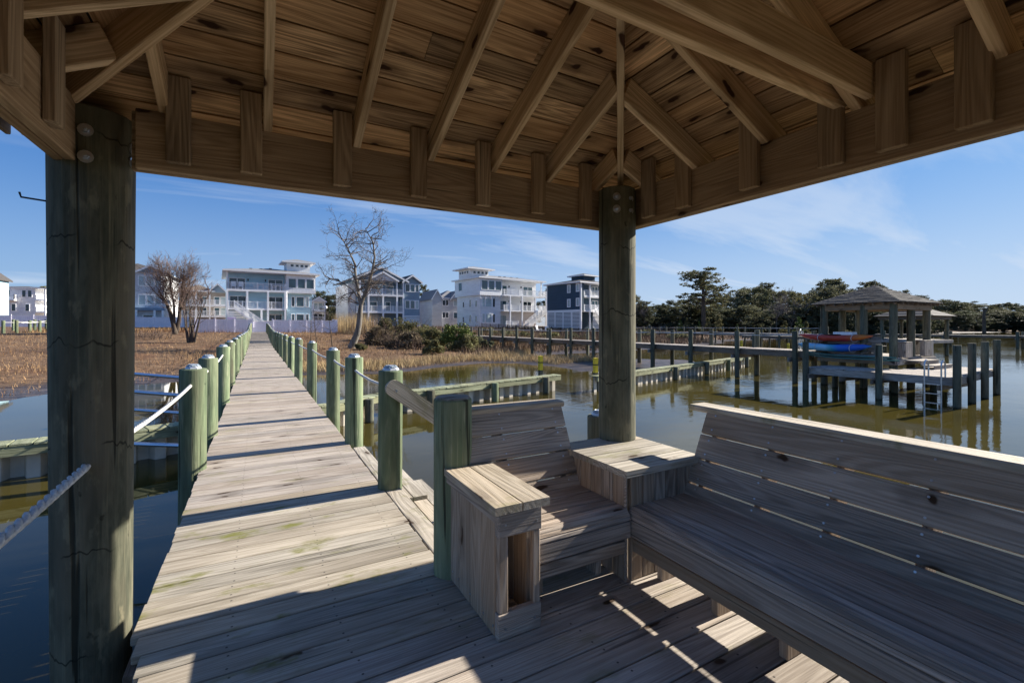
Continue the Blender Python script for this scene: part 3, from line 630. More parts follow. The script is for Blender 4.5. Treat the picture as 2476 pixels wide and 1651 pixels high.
H.vents([(6.5, 3, 10.9), (8.0, 3.4, 10.95), (9.5, 3.2, 10.9), (11.3, 3.6, 10.95)])
# N: navy house
H = House('navy blue house with white trim beside the central gazebo post', (49.02, 64.35), R_(10))
H.box('wall', 0, 9, 2.0, 8.5, 4.1, 8.9, M_navy); H.box('wall', 0, .9, 0, 2.0, 4.1, 8.9, M_navy); H.box('ground_floor', .1, 8.9, 2.4, 8.3, .6, 4.0, M_navy)
H.hip(0, 9, .1, 8.5, 8.92, 1.0, M_shingle, .55); H.box('roof_turret', 4.0, 7.0, 2.8, 6, 9.4, 10.6, M_navy); H.hip(4, 7, 2.8, 6, 10.6, .5, M_shingle, .6)
for y0, z0 in ((2.5, 7.4), (.35, 7.5), (2.5, 4.85), (.35, 4.95)): H.win(y0, y0+.55, z0, z0+1.2, 0, M_blind, True, .14)
for z0 in (7.0, 4.4): H.win(1.1, 2.8, z0, z0+1.6, 2.0, M_blind, mull=1, name='sliding_door'); H.win(5.2, 6.8, z0, z0+1.6, 2.0, mull=1, name='sliding_door')
for z in (6.75, 4.15): H.deck(.95, 9, .0, 1.98, z); H.rail([(1.0, .1), (8.9, .1)], z)
for x in (0.12, 2.4, 5.6, 8.9): H.col(x, -.02, .7, 8.9, .22)
H.box('corner_trim', -.04, 0, -.04, .12, 4.1, 8.9, M_trim); H.box('corner_trim', -.04, .0, 8.4, 8.54, 4.1, 8.9, M_trim); H.box('band_board', -.05, .0, .13, 8.4, 3.9, 4.25, M_trim)
H.slats(0.1, 8.4, -.02, .9, 3.8, True); H.slats(3.2, 5.4, -.05, .9, 3.8); H.stairs(3.4, 4.15, 6.4, 1.2, -1.4, -.4)
for y in (.1, 2.2, 4.3, 6.4, 8.4): H.box('piling', -.02, .2, y-.1, y+.1, .5, 3.9, M_trim)
# C: grey house left of the bare tree
H = House('pale grey house with a dark gable just right of the large left post', (-16.39, 87.75), 0)
H.box('wall', -4.5, 3.4, 0, 14, .6, 9.5, M_dgrey); H.gable(.2, 3.6, -.25, 13, 9.5, 1.0, M_shingle, M_gblue, .3); H.hip(-4.5, 3.4, .2, 14, 9.52, 1.5, M_shingle, .3)
H.box('side_wall_panel', 3.4, 3.46, .2, 13.8, 3.9, 9.4, M_white)
for x0, x1 in ((.35, 1.12), (1.35, 2.13), (2.35, 3.05), (-1.2, -.4)): H.win(x0, x1, 7.5, 8.9, 0, M_blind); H.win(x0, x1, 4.6, 6.0, 0, M_blind)
H.box('porch_roof', -4.5, 3.6, -1.0, 0, 3.7, 4.1, M_gblue); H.win(.9, 2.3, 1.2, 3.0, 0, M_gdark, name='garage_door')
for x in (.2, 2.4, 3.4): H.col(x, -.9, .7, 3.7)
# D: brown-roofed houses behind
H = House('grey house with a tan roof and white balconies behind the brown bare tree', (-8.47, 105.0), 0)
H.box('wall', -4.6, 2.9, 2.2, 12, .6, 7.9, M_tan); H.gable(-.1, 2.7, 0, 11, 7.9, 1.5, M_shinglet, M_gblue, .35); H.hip(-4.6, .5, .2, 12, 7.92, 1.3, M_shinglet, .4)
for z in (5.4, 3.3): H.deck(-4.6, 2.8, 0, 2.2, z); H.rail([(-4.6, .1), (2.7, .1)], z)
for x in (-4.5, -2.2, 0, 2.7): H.col(x, .1, .8, 7.9, .22)
for x0 in (-3.9, -1.5, .6, 1.7):
    for z0 in (5.6, 3.5, 1.2): H.win(x0, x0+.8, z0, z0+1.4, 2.2)
# small white house seen behind E on its right
o_ = at(757, 104); H = House('narrow white balconied house half hidden behind the light blue house', (o_.x, o_.y), 0)
H.box('wall', 0, 2.6, 1.5, 9, .6, 6.9, M_white); H.gable(-.2, 2.7, 0, 9, 6.9, .95, M_shinglet, M_white, .2)
for z in (4.0, 1.6): H.deck(0, 2.5, 0, 1.5, z+.9); H.rail([(0, .1), (2.5, .1)], z+.9)
for x in (.1, 2.5): H.col(x, .1, .6, 6.9, .2)
for z0 in (5.2, 2.7): H.win(.3, 1.1, z0, z0+1.4, 1.5); H.win(1.3, 2.1, z0, z0+1.4, 1.5)
# B, A: left edge
H = House('small white house with side balconies at the far left behind the fence', (-45.31, 136.74), 0)
H.box('wall', -4, 2.6, 0, 10, 1, 9.4, M_white); H.hip(-4, 4.2, 0, 10, 9.42, .5, M_shingle, .3)
for z in (7.1, 4.5): H.deck(2.62, 4.2, 0, 8, z); H.rail([(2.7, .1), (4.15, .1), (4.15, 7.9)], z)
for y in (.1, 2.7, 5.3, 7.9): H.col(4.15, y, 1, 9.4, .22)
for x0, z0 in ((.6, 7.6), (1.5, 7.6), (-1.8, 7.6), (1.1, 4.6), (-1.0, 4.6)): H.win(x0, x0+.55, z0, z0+1.4, 0, M_gdark)
H.deck(-2.2, -.2, -1.4, 0, 7.0); H.rail([(-2.2, -1.3), (-.2, -1.3), (-.2, 0)], 7.0)
H = House('light blue gabled house cut off by the left edge of the picture', (-34.0, 87.45), 0)
H.box('wall', -7, 0, 0, 12, .6, 8.4, M_lblue); H.gable(-7, 0, 0, 12, 8.4, 3.0, M_shingle, M_lblue, .35); H.deck(.0, .9, 1, 5, 6.4); H.rail([(.85, 1), (.85, 5)], 6.4); H.deck(.0, .9, 1, 5, 3.9); H.rail([(.85, 1), (.85, 5)], 3.9)
for y in (1.1, 4.9): H.col(.8, y, .6, 6.2, .2)
H.win(-1.5, -.6, 5.0, 6.4, 0); H.win(-1.5, -.6, 2.2, 3.6, 0)

# patio furniture on E's balconies and the lawns
def patio_chair(loc, rz, label, group, big=1.0):
    t_ = thing('patio_chair', loc, rz, label=label, cat='chair', group=group); m = MB(); s_ = big
    m.box(-.28*s_, .28*s_, -.3*s_, .25*s_, .36*s_, .41*s_); obj('seat', m, M_trim, t_)
    m = MB(); m.prism([(-.28*s_,.25*s_,.38*s_),(.28*s_,.25*s_,.38*s_),(.26*s_,.45*s_,1.05*s_),(-.26*s_,.45*s_,1.05*s_)], (0, .04, 0)); obj('backrest', m, M_trim, t_)
    for x in (-.32, .28): obj('armrest', MB().box(x*s_, (x+.08)*s_, -.34*s_, .3*s_, .60*s_, .64*s_), M_trim, t_)
    for x in (-.26, .21):
        for y in (-.28, .2): obj('leg', MB().box(x*s_, (x+.05)*s_, y*s_, (y+.05)*s_, 0, .6*s_), M_trim, t_)
    return t_
E0 = Vector((-4.24, 77.65, 0))
for i, x in enumerate((.8, 1.75)): patio_chair(E0+Vector((x, .9, 6.75)), 0, '%s white armchair from the left on the top balcony of the light blue house' % ORD[i], 'white chairs on the top balcony', 1.15)
for i, x in enumerate((3.75, 4.9, 6.1, 7.2)): patio_chair(E0+Vector((x, .85, 6.75)), (PI/2 if i % 2 == 0 else -PI/2), 'white dining chair %s of the balcony table set, %s from the left' % (('left','right')[i % 2], ORD[i]), 'white chairs on the top balcony', 1.05)
for i, x in enumerate((4.32, 6.65)):
    t_ = thing('patio_table', E0+Vector((x, .85, 6.75)), label=('white slatted table at mid balcony between two chairs', 'white slatted table at the right end of the top balcony')[i], cat='table', group='white tables on the top balcony')
    obj('tabletop', MB().box(-.42, .42, -.4, .4, .72, .77), M_trim, t_)
    for a in (-.36, .32):
        for c in (-.34, .3): obj('leg', MB().box(a, a+.05, c, c+.05, 0, .72), M_trim, t_)
for i, (u, d, rz) in enumerate(((1304, 73, .5), (1324, 72, -.3))):
    p = at(u, d); patio_chair((p.x, p.y, gz(p.x, p.y)), rz, ('white garden chair by the black fence, left one of the pair', 'white garden chair by the black fence, right one of the pair')[i], 'garden chairs on the lawn', 1.15)
def lamp_post(u, d, h, label):
    p = at(u, d); z = gz(p.x, p.y); t_ = thing('lamp_post', (p.x, p.y, z), label=label, cat='lamp'); obj('pole', MB().tube([(0,0,-.2),(0,0,h)], .06, 8), M_iron, t_)
    smooth(obj('globe', MB().lathe([(.02,h),(.16,h+.1),(.2,h+.25),(.14,h+.42),(.02,h+.48)], 10), M_trim, t_)); return t_
lamp_post(788, 62, 2.9, 'garden lamp with white globe right of the light blue house')

# ------------------------------------------------------------------ fences
def vinyl_fence(pts, h, label, z=None, gap=1.85, gate=None):
    t_ = thing('vinyl_fence', (pts[0][0], pts[0][1], 0), label=label, cat='fence', group='white vinyl fences')
    for i in range(len(pts)-1):
        a = Vector((*pts[i], 0)); b_ = Vector((*pts[i+1], 0)); n = max(1, round((b_-a).length/gap))
        for k in range(n+1):
            p = a.lerp(b_, k/n); z0 = gz(p.x, p.y) if z is None else z
            if k or not i: obj('post', MB().box(p.x-.065, p.x+.065, p.y-.065, p.y+.065, z0-.2, z0+h+.08).prism([(p.x-.08,p.y-.08,z0+h+.083),(p.x+.08,p.y-.08,z0+h+.083),(p.x+.08,p.y+.08,z0+h+.083),(p.x-.08,p.y+.08,z0+h+.083)], (0,0,.05)), M_vinyl, t_, Matrix())
            if k < n:
                q = a.lerp(b_, (k+1)/n); z1 = gz(q.x, q.y) if z is None else z; e = (q-p).normalized(); s_ = Vector((-e.y, e.x, 0)); m = MB()
                p2 = p+e*.066; q2 = q-e*.066; N_ = 11
                for j in range(N_):                                # upright tongue and groove slats, joints recessed
                    a0 = p2.lerp(q2, j/N_)+e*.006; a1 = p2.lerp(q2, (j+1)/N_)-e*.006; za_ = z0+(z1-z0)*j/N_
                    m.prism([a0-s_*.015+Vector((0,0,za_+.05)), a1-s_*.015+Vector((0,0,za_+.05)), a1+s_*.015+Vector((0,0,za_+.05)), a0+s_*.015+Vector((0,0,za_+.05))], (0,0,h-.1))
                m.bar(p2+Vector((0,0,z0+h-.06)), q2+Vector((0,0,z1+h-.06)), .06, .12); m.bar(p2+Vector((0,0,z0+.08)), q2+Vector((0,0,z1+.08)), .06, .14)
                obj('panel', m, M_vinyl, t_, Matrix())
    return t_
vinyl_fence([(-6.1, 59.2), (-.75, 59.2)], 1.45, 'white vinyl fence left of the boardwalk gate')
vinyl_fence([(1.25, 59.2), (8.2, 59.2), (8.6, 66)], 1.45, 'white vinyl fence right of the boardwalk gate')
t_ = thing('garden_gate', (-.68, 59.3, .6), label='white vinyl gate at the top of the boardwalk ramp', cat='gate')
obj('panel', MB().box(0, 1.86, -.02, .02, .08, 1.15), M_vinyl, t_); obj('frame', MB().box(0, .07, -.04, .04, 0, 1.25).box(1.79, 1.86, -.04, .04, 0, 1.25).box(.073, 1.787, -.035, .035, 1.153, 1.25), M_vinyl, t_)
vinyl_fence([(-37, 84), (-9.5, 84)], 1.5, 'long white vinyl fence in front of the pale grey house', gap=2.1)
vinyl_fence([at(838, 64).xy, at(905, 66).xy], 1.4, 'short white vinyl fence behind the leaning bare tree', gap=2.1)
# black metal pool fence in front of the white house
t_ = thing('metal_fence', (0,0,0), label='thin black metal fence in front of the white turreted house', cat='fence'); pa = at(1165, 70); pb = at(1445, 66)
n = 13
for k in range(n+1):
    p = pa.lerp(pb, k/n); z = gz(p.x, p.y); obj('post', MB().box(p.x-.04, p.x+.04, p.y-.04, p.y+.04, z-.1, z+1.35), M_iron, t_)
    if k < n:
        q = pa.lerp(pb, (k+1)/n); z1 = gz(q.x, q.y); m = MB(); m.bar((p.x,p.y,z+1.25), (q.x,q.y,z1+1.25), .04, .04); m.bar((p.x,p.y,z+.15), (q.x,q.y,z1+.15), .04, .04)
        for j in range(1, 16):
            c = p.lerp(q, j/16); zc = z+(z1-z)*j/16; m.box(c.x-.012, c.x+.012, c.y-.012, c.y+.012, zc+.15, zc+1.25)
        obj('panel', m, M_iron, t_)

# ------------------------------------------------------------------ trees and shrubs
def ground_pt(u, d, dz=0): p = at(u, d); return Vector((p.x, p.y, gz(p.x, p.y)+dz))
# tall bare tree with a leaning pale trunk and two leaders
bt = ground_pt(846, 38); t_ = thing('bare_tree', bt, label='tall bare tree with a curved pale trunk left of the grey-blue house', cat='tree'); rg = np.random.default_rng(3); A = Vector((math.cos(YAW), -math.sin(YAW), 0)); tr = MB(); br = MB(); tips = []
def loc2(r, z, f=0): v = A*r+Vector((math.sin(YAW), math.cos(YAW), 0))*f; return Vector((v.x, v.y, z*.945))
trunk = [loc2(0,-.3), loc2(.3,.5), loc2(.62,1.3), loc2(.78,2.2), loc2(.85,3.2), loc2(.92,3.8)]; tr.tube(trunk, [.36,.29,.25,.22,.20,.18], 10)
Lleft = [loc2(.92,3.7), loc2(.72,4.7,.1), loc2(.42,6.1,.2), loc2(.32,7.4,.3), loc2(-.25,8.8,.2), loc2(-.7,9.6,.2)]
Lright = [loc2(.92,3.75), loc2(1.35,5.0,-.1), loc2(1.9,6.6,-.2), loc2(2.15,7.9,-.3), loc2(2.0,9.2,-.2), loc2(1.4,10.4,-.3)]
Lmid = [loc2(.5,5.6,.2), loc2(-.5,6.1,.4), loc2(-1.5,6.6,.3)]
tr.tube(Lleft, [.16,.135,.115,.09,.06,.025], 8); tr.tube(Lright, [.16,.14,.115,.09,.06,.025], 8); tr.tube([loc2(.75,4.4), loc2(.2,5.2,-.2), loc2(-.7,5.8,-.3), loc2(-1.4,6.0,-.4)], [.08,.06,.04,.02], 6)
for pth, k0 in ((Lleft, 2), (Lright, 1)):
    for i in range(k0, len(pth)):
        for j in range(6):
            sgn = 1 if rg.random() < .5 else -1; f = rg.normal(0, .6); d = loc2(sgn*rg.uniform(.4, 1), rg.uniform(.2, .9), f)
            branch(br, pth[i].lerp(pth[i-1], rg.random()*.8), d, rg.uniform(.9, 1.5), .045, 3, rg, .75, 3, .10, .008, 4, None, .28, .66, 4)
for pnt, dr, ln in ((loc2(-.7,5.8,-.3), loc2(-1,.35), 1.2), (loc2(-1.4,6.0,-.4), loc2(-1,.1), 1.0), (loc2(2.1,7.0,-.2), loc2(1,.15), 1.7), (loc2(1.5,5.4,0), loc2(1,.3), 1.2), (loc2(.3,4.9,0), loc2(-1,-.05), 1.3), (loc2(.7,3.9), loc2(-1,.05,.3), 1.5)):
    for q in range(2): branch(br, pnt, dr+Vector(rg.normal(0,.2,3)), ln, .05, 3, rg, .7, 3, .06, .008, 4, None, .26, .66, 4)
smooth(obj('trunk', tr, M_bark, t_)); obj('branches', br, M_twig, t_)
# dense brown bare tree left, with ivy clad trunk
p = ground_pt(425, 45); t_ = thing('bare_tree', p, label='wide brown bare tree with dense twigs in front of the pale grey house', cat='tree'); rg = np.random.default_rng(9); tr = MB(); br = MB()
tr.tube([(0,0,-.3), loc2(-.2,1), loc2(-.55,2.3), loc2(-1.0,3.4), loc2(-1.7,4.6)], [.27,.21,.16,.11,.05], 9); tr.tube([loc2(-.05,.3,.2), loc2(.2,1.6,.2), loc2(.35,3.2,.1), loc2(.5,5.2,.2), loc2(.7,6.7,.2)], [.21,.17,.13,.08,.03], 9)
tr.tube([loc2(-.15,1.2), loc2(-.1,3,-.1), loc2(-.3,5,-.3), loc2(-.4,6.3,-.3)], [.13,.1,.06,.02], 7); tr.tube([loc2(.3,2.2,.1), loc2(1.2,4.2), loc2(2.0,5.8)], [.10,.06,.02], 6); tr.tube([loc2(-.9,3.2), loc2(-2.0,4.3), loc2(-3.0,5.6)], [.08,.05,.02], 6)
for i in range(150):
    z = rg.uniform(2.4, 6.0); r = rg.uniform(-1.9, 1.6)*(z/5); d = loc2(np.sign(r)*rg.uniform(.0, .8)+r*.15, 1, rg.normal(0, .5)); branch(br, loc2(r*.7, z, rg.normal(0,.3)), d, rg.uniform(.9, 1.5), .026, 3, rg, .6, 3, .18, .007, 3, None, .2, .68, 4)
smooth(obj('trunk', tr, M_dbark, t_)); obj('branches', br, M_redtwig, t_)
# slender multi-stem tree beside it
p = ground_pt(462, 38); t_ = thing('bare_tree', p, label='slender multi-stemmed leafless tree left of the boardwalk', cat='tree'); rg = np.random.default_rng(12); br = MB(); tr = MB()
for i in range(7):
    a = -1.0+2.2*i/6; pts = [loc2(a*.25,-.1), loc2(a*.45,1.2,rg.normal(0,.1)), loc2(a*.8+.1,2.6,rg.normal(0,.2)), loc2(a*1.0+.1,3.9+rg.uniform(-.6,.8),rg.normal(0,.3))]; tr.tube(pts, [.075,.06,.04,.015], 6)
    for j in range(5): branch(br, pts[rg.integers(1,3)].lerp(pts[3], rg.random()), loc2(rg.normal(.15,.6), 1, rg.normal(0,.4)), 1.0, .022, 2, rg, .6, 3, .2, .006, 3, None, .2, .7, 4)
smooth(obj('trunk', tr, M_dbark, t_)); obj('branches', br, M_redtwig, t_)
# saplings on the right of the boardwalk
for i, (u, d, h, lean) in enumerate(((752, 40, 3.6, 0), (768, 35, 3.2, -.35), (805, 35, 3.1, -.35))):
    p = ground_pt(u, d); t_ = thing('sapling', p, label=('leafless sapling nearest the boardwalk right rail', 'middle leafless sapling in front of the fence, leaning left', 'leafless sapling nearest the curved pale trunk, leaning left')[i], cat='tree', group='saplings in front of the fence'); rg = np.random.default_rng(20+i); m = MB(); br = MB()
    m.tube([(0,0,-.1), loc2(lean*.4, h*.4), loc2(lean, h)], [.05,.035,.01], 6); obj('trunk', m, M_dbark, t_)
    for j in range(11): q = rg.uniform(.3, .95); branch(br, loc2(lean*q, h*q), loc2(rg.choice((-1,1))*1, .8, rg.normal(0,.5)), .75*(1.15-q)+.25, .013, 1, rg, .6, 3, .15, .005, 3, None, .2, .6, 3)
    obj('branches', br, M_twig, t_)
# dead snag far right
p = ground_pt(2380, 160); t_ = thing('dead_tree', (p.x, p.y, -1.0), label='dead bare snag standing at the far shore on the right', cat='tree'); m = MB(); m.tube([(0,0,-1),(0,.1,5),(.1,0,8.6)], [.55,.5,.3], 8); m.tube([(.05,0,6.6),(1.0,-.5,8.2),(1.3,-.7,9.4)], [.25,.15,.07], 6); m.tube([(.05,0,7),(-.8,.4,8.6)], [.2,.06], 6); obj('trunk', m, M_dbark, t_)

# the big pine and the wood across the creek
def wood_row(rows, group, text):
    for i, (u, d, ztop, wf, kind, seed, mt) in enumerate(sorted(rows, key=lambda r: r[0])):
        p = at(u, d); z0 = gz(p.x, p.y); top = EYE+(788-ztop)/1108*d
        evergreen('evergreen_tree' if kind != 'pine' else 'pine_tree', (p.x, p.y, z0), top-z0, wf, kind, seed, mt, text % nth(i), group, rz=(i*2.4) % 6.28)
evergreen('pine_tree', ground_pt(1702, 100), 14.0, 1.45, 'pine', 1, M_pine, 'tallest open-crowned pine standing above the wood across the creek', None, 1.1)
rows = []
rg = np.random.default_rng(31)
for u, zt in ((1450,706),(1480,700),(1505,705),(1530,712),(1556,726),(1580,738),(1600,734),(1622,728),(1648,722),(1672,716),(1700,716),(1722,708),(1745,716),(1768,712),(1790,700),(1812,694),(1836,690),(1858,694),(1880,700),(1902,702),(1925,704),(1950,708),(1975,700),(2000,690),(2022,686),(2046,700),(2070,704),(2095,692),(2125,700),(2150,708),(2176,716),(2204,722)):
    rows.append((u, 112+rg.uniform(-8, 26), zt+rg.uniform(-3, 5), rg.uniform(1.0, 1.45), rg.choice(('oak','oak','oak','pine')), int(rg.integers(1, 4)), (M_oak, M_oak, M_dgreen, M_olive)[rg.integers(0, 4)]))
for u, zt in ((1850,686),(2002,678),(2018,676),(2100,682),(2115,684),(2180,704),(2220,716)): rows.append((u, 128, zt, .95, 'pine', 2, M_pine))
wood_row(rows, 'trees of the wood across the creek', '%s evergreen from the left in the wood across the creek')
rows = []
for u, zt in ((2235,727),(2258,727),(2282,724),(2304,726),(2326,738),(2348,730),(2372,736),(2396,740),(2420,744),(2444,734),(2468,738),(2500,740),(2540,742),(2590,738)):
    rows.append((u, 215+rg.uniform(-20, 30), zt, rg.uniform(1.6, 2.1), rg.choice(('oak','oak','oak','pine')), int(rg.integers(1, 4)), M_dgreen if rg.random() < .6 else M_oak))
for i in range(16): rows.append((2212+i*24+rg.uniform(-6, 6), 195+rg.uniform(-8, 8), 758+rg.uniform(-8, 4), rg.uniform(2.6, 3.4), 'oak', int(rg.integers(1, 4)), M_dgreen if rg.random() < .6 else M_oak))
wood_row(rows, 'trees on the far right shore', '%s evergreen from the left along the far right shore')
rows = []
for i in range(26):                                            # dark understorey closing the wood below its crowns
    u = 1440+i*31+rg.uniform(-9, 9); rows.append((u, 108+rg.uniform(-3, 6), 744+rg.uniform(-8, 6), rg.uniform(1.8, 2.6), 'oak', int(rg.integers(1, 4)), M_dgreen if rg.random() < .6 else M_oak))
wood_row(rows, 'low trees at the foot of the wood', '%s low bushy tree from the left at the foot of the wood')
rows = [(772,118,702,1.3,'oak',1,M_dgreen),(790,110,712,1.3,'oak',2,M_dgreen),(810,108,712,1.4,'oak',3,M_dgreen),(832,112,714,1.3,'oak',1,M_dgreen),(1030,118,706,1.1,'oak',2,M_olive),(1024,122,690,.7,'pine',2,M_pine),(1332,108,692,1.0,'oak',3,M_oak),(1348,112,690,1.0,'pine',1,M_pine),(1120,140,700,1.1,'oak',1,M_oak),(112,128,690,1.2,'oak',2,M_olive),(92,130,694,1.1,'oak',1,M_oak),(128,132,700,1.2,'oak',3,M_olive),(60,140,706,1.2,'oak',3,M_oak),(520,132,730,1.3,'oak',1,M_oak)]
wood_row(rows, 'evergreens behind the houses', '%s evergreen from the left among the houses')
# the same woods carry on outside the frame on both sides: one mass of foliage each
def far_wood(name, spots, mat, label):
    V0, F0, _t = ev_proto(5, 'oak'); V0 = V0.reshape(-1, 4, 3); Vs = []
    for x, y, z, h, wf in spots:
        q = V0[rg.choice(len(V0), 2200, replace=False)]; c = q.mean(1, keepdims=True); q = c+(q-c)*1.8; Vs.append(q*np.array([h/10*wf, h/10*wf, h/10])+np.array([x, y, z]))
    V = np.concatenate(Vs).reshape(-1, 3); obj(name, raw_mesh(name, V, np.arange(len(V)).reshape(-1, 4), mat), None, label=label, kind='stuff')
far_wood('far_wood', [(322+i*13+rg.uniform(-5, 5), 68-.4*i+rg.uniform(0, 16), -1.0, 13+rg.uniform(-2, 3), rg.uniform(1.5, 2.1)) for i in range(28)], M_dgreen, 'wood continuing along the far right shore')
far_wood('far_wood', [(-260+i*12+rg.uniform(-4, 4), 175+rg.uniform(-15, 15), .8, 10+rg.uniform(-2, 2.5), rg.uniform(1.2, 1.7)) for i in range(18)], M_oak, 'wood behind the far left marsh')
# grey leafless trees inside the wood
for i, (u, d, h) in enumerate(((1568, 104, 6.5), (1540, 103, 6), (1878, 103, 9.5), (1912, 104, 8.5), (1930, 106, 8), (1525, 104, 5.5))):
    p = ground_pt(u, d); t_ = thing('bare_tree', p, label='%s grey leafless tree from the left at the edge of the wood' % ORD[sorted((1568,1540,1878,1912,1930,1525)).index(u)], cat='tree', group='leafless trees at the edge of the wood'); rg2 = np.random.default_rng(40+i); m = MB(); branch(m, (0,0,-.2), (rg2.normal(0,.1),rg2.normal(0,.1),1), h*.42, .16, 4, rg2, .6, 4, .2, .02, 4, None, .18, .72, 4); obj('branches', m, M_twig, t_)
for i, (u, d, h, wf, kind, mt) in enumerate(((1736, 96, 4.4, 1.5, 'cedar', M_olive), (1712, 95, 3.6, 1.5, 'cedar', M_olive), (1782, 96, 2.6, 1.4, 'cedar', M_bright), (1838, 95, 2.6, 1.6, 'cedar', M_olive), (1898, 92, 3.6, 1.7, 'cedar', M_olive), (1932, 92, 4.8, 1.4, 'cedar', M_bright), (1950, 92, 4.0, 1.5, 'cedar', M_olive), (1660, 97, 3.4, 1.6, 'cedar', M_olive), (1645, 99, 2.8, 1.6, 'cedar', M_bright), (1690, 100, 2.8, 1.4, 'cedar', M_bright), (2048, 95, 3.0, 1.5, 'oak', M_olive))):
    us = sorted((1736,1712,1782,1838,1898,1932,1950,1660,1645,1690,2048)); evergreen('young_cedar', ground_pt(u, d), h, wf, kind, 1+i % 3, mt, '%s young green conifer from the left below the wood' % ORD[us.index(u)], 'young conifers below the wood', i*1.3)
shrub('clipped_bush', ground_pt(1620, 103), 1.25, 1.25, 1.9, 1500, .14, M_dgreen, 'round clipped dark bush below the wood', seed=2)
for i, (u0, u1, d) in enumerate(((1636, 1712, 97), (1925, 2000, 84))):
    a = ground_pt(u0, d); b_ = ground_pt(u1, d); m_ = (a+b_)/2; shrub('hedge', (m_.x, m_.y, m_.z), (b_-a).length/2, 1.0, 1.9, 3000, .16, M_dgreen, ('dark clipped hedge below the big pine', 'dark hedge by the white arbor')[i], seed=30+i, cat='hedge', lumps=26)
# shrubs on the bank between boardwalk and middle pier
bank = [(948,47,2.3,1.7,2.5,M_olive,'green shrub beside the grey-blue house on the bank'),(1003,45,2.7,1.8,2.3,M_olive,'wide olive shrub in the middle of the bank'),(1050,43,2.1,1.7,2.0,M_olive,'low olive shrub left of the bright bush'),(1096,42,2.2,1.6,2.35,M_bright,'bright green bush at the end of the middle pier'),(1122,41,1.4,1.3,1.5,M_olive,'small olive bush by the start of the middle pier'),(1046,36,1.0,.8,1.1,M_olive,'low grassy green clump at the mud edge'),(872,37,.6,.6,.5,M_olive,'small green tuft beside the curved pale trunk'),(1170,44,1.2,1.0,1.2,M_oak,'small dark bush below the middle pier'),(975,40,1.8,1.3,1.5,M_brush,'low brown-olive shrub in front of the wide olive one'),(925,42,1.9,1.3,1.7,M_brush,'brown-olive shrub right of the curved pale trunk')]
for i, (u, d, sx, sy, sz, mt, lb) in enumerate(bank): shrub('shrub', ground_pt(u, d), sx, sy, sz, 2600, .11, mt, lb, 'green shrubs on the bank', seed=60+i)
for i, (u, d, n, h, sp, mt) in enumerate(((905,44,14,2.8,3.0,M_redtwig),(925,42,16,2.2,3.0,M_darktwig),(948,41,16,1.7,3.2,M_darktwig),(890,46,12,3.0,2.6,M_redtwig),(975,40,16,1.6,3.0,M_darktwig),(1150,56,12,2.4,3.4,M_redtwig),(1120,58,12,2.6,3.4,M_redtwig),(1010,39,14,1.3,3.2,M_darktwig),(1186,58,10,2.0,3.0,M_redtwig),(1075,50,10,2.2,3.0,M_redtwig),(1000,52,12,2.8,3.0,M_redtwig),(1420,55,12,2.0,3.6,M_redtwig),(1385,56,10,1.6,3.0,M_redtwig),(1280,52,10,1.9,3.0,M_redtwig),(1225,50,10,1.4,2.6,M_darktwig),(375,40,16,1.1,2.6,M_darktwig),(352,41,14,.9,2.2,M_redtwig),(1040,47,12,2.0,2.8,M_darktwig))):
    us = sorted((905,925,948,890,975,1150,1120,1010,1186,1075,1000,1420,1385,1280,1225,375,352,1040)); brush('bare_bush', ground_pt(u, d), int(n*1.7), h, sp, mt, '%s leafless brown bush from the left along the bank' % nth(us.index(u)), 'leafless bushes along the bank', seed=80+i, r=.026)
for i, (u, d, sx, sz, mt) in enumerate(((1178,62,1.8,1.1,M_olive),(1215,60,2.0,1.0,M_oak),(1330,60,2.2,1.0,M_olive),(1400,60,2.0,1.1,M_oak),(1262,58,1.6,1.0,M_olive),(1560,75,2.2,1.3,M_oak),(1515,66,2.0,1.3,M_olive),(1640,70,2.4,1.1,M_oak))):
    us = sorted((1178,1215,1330,1400,1262,1560,1515,1640)); shrub('low_shrub', ground_pt(u, d), sx, sx*.8, sz, 900, .13, mt, '%s low marsh shrub from the left behind the middle pier' % ORD[us.index(u)], 'low shrubs behind the middle pier', seed=120+i, lumps=10)
# grass: straw debris, golden bank grass, reeds, marsh
blades('straw_litter', 75000, (-46, -1, 20, 58), .06, .26, .011, M_straw, lean=1.1, dmin=.8, label='flattened tan straw on the left bank', seed=1)
blades('bank_grass', 22000, (-46, -1, 20, 40), .2, .55, .009, M_straw, lean=.45, dmin=1.2, keep=lambda x, y, d: (wav(x*.35, y*.35) > .25) | (x < -13), label='standing dry grass on the left bank', seed=2)
blades('straw_litter', 42000, (1.2, 15, 24, 58), .06, .28, .013, M_straw, lean=1.0, dmin=1.0, label='flattened tan straw right of the boardwalk', seed=3)
blades('edge_grass', 50000, (1.3, 22, 25, 37), .25, .6, .011, M_reed, lean=.5, dmin=1.3, keep=lambda x, y, d: (d < 4.2), label='golden grass fringe along the right mud edge', seed=4)
blades('tall_reeds', 5000, (7.8, 13, 57, 70), .9, 2.9, .02, M_reed, lean=.14, dmin=1, keep=lambda x, y, d: x > 8.9, label='tall golden reeds right of the white fence', seed=5)
blades('marsh_grass', 60000, (15, 60, 33, 75), .35, .95, .03, M_marsh, lean=.35, dmin=2.0, label='brown marsh grass behind the middle pier', seed=6)
blades('marsh_grass', 12000, (60, 120, 50, 90), .4, 1.2, .06, M_marsh, lean=.35, dmin=2.0, label='brown marsh grass below the wood', seed=8)
blades('golden_marsh_grass', 24000, (18, 45, 40, 66), .4, .9, .035, M_reed, lean=.4, dmin=3.0, keep=lambda x, y, d: wav(x*.22, y*.22) > .1, label='pale dry grass behind the middle pier', seed=7)
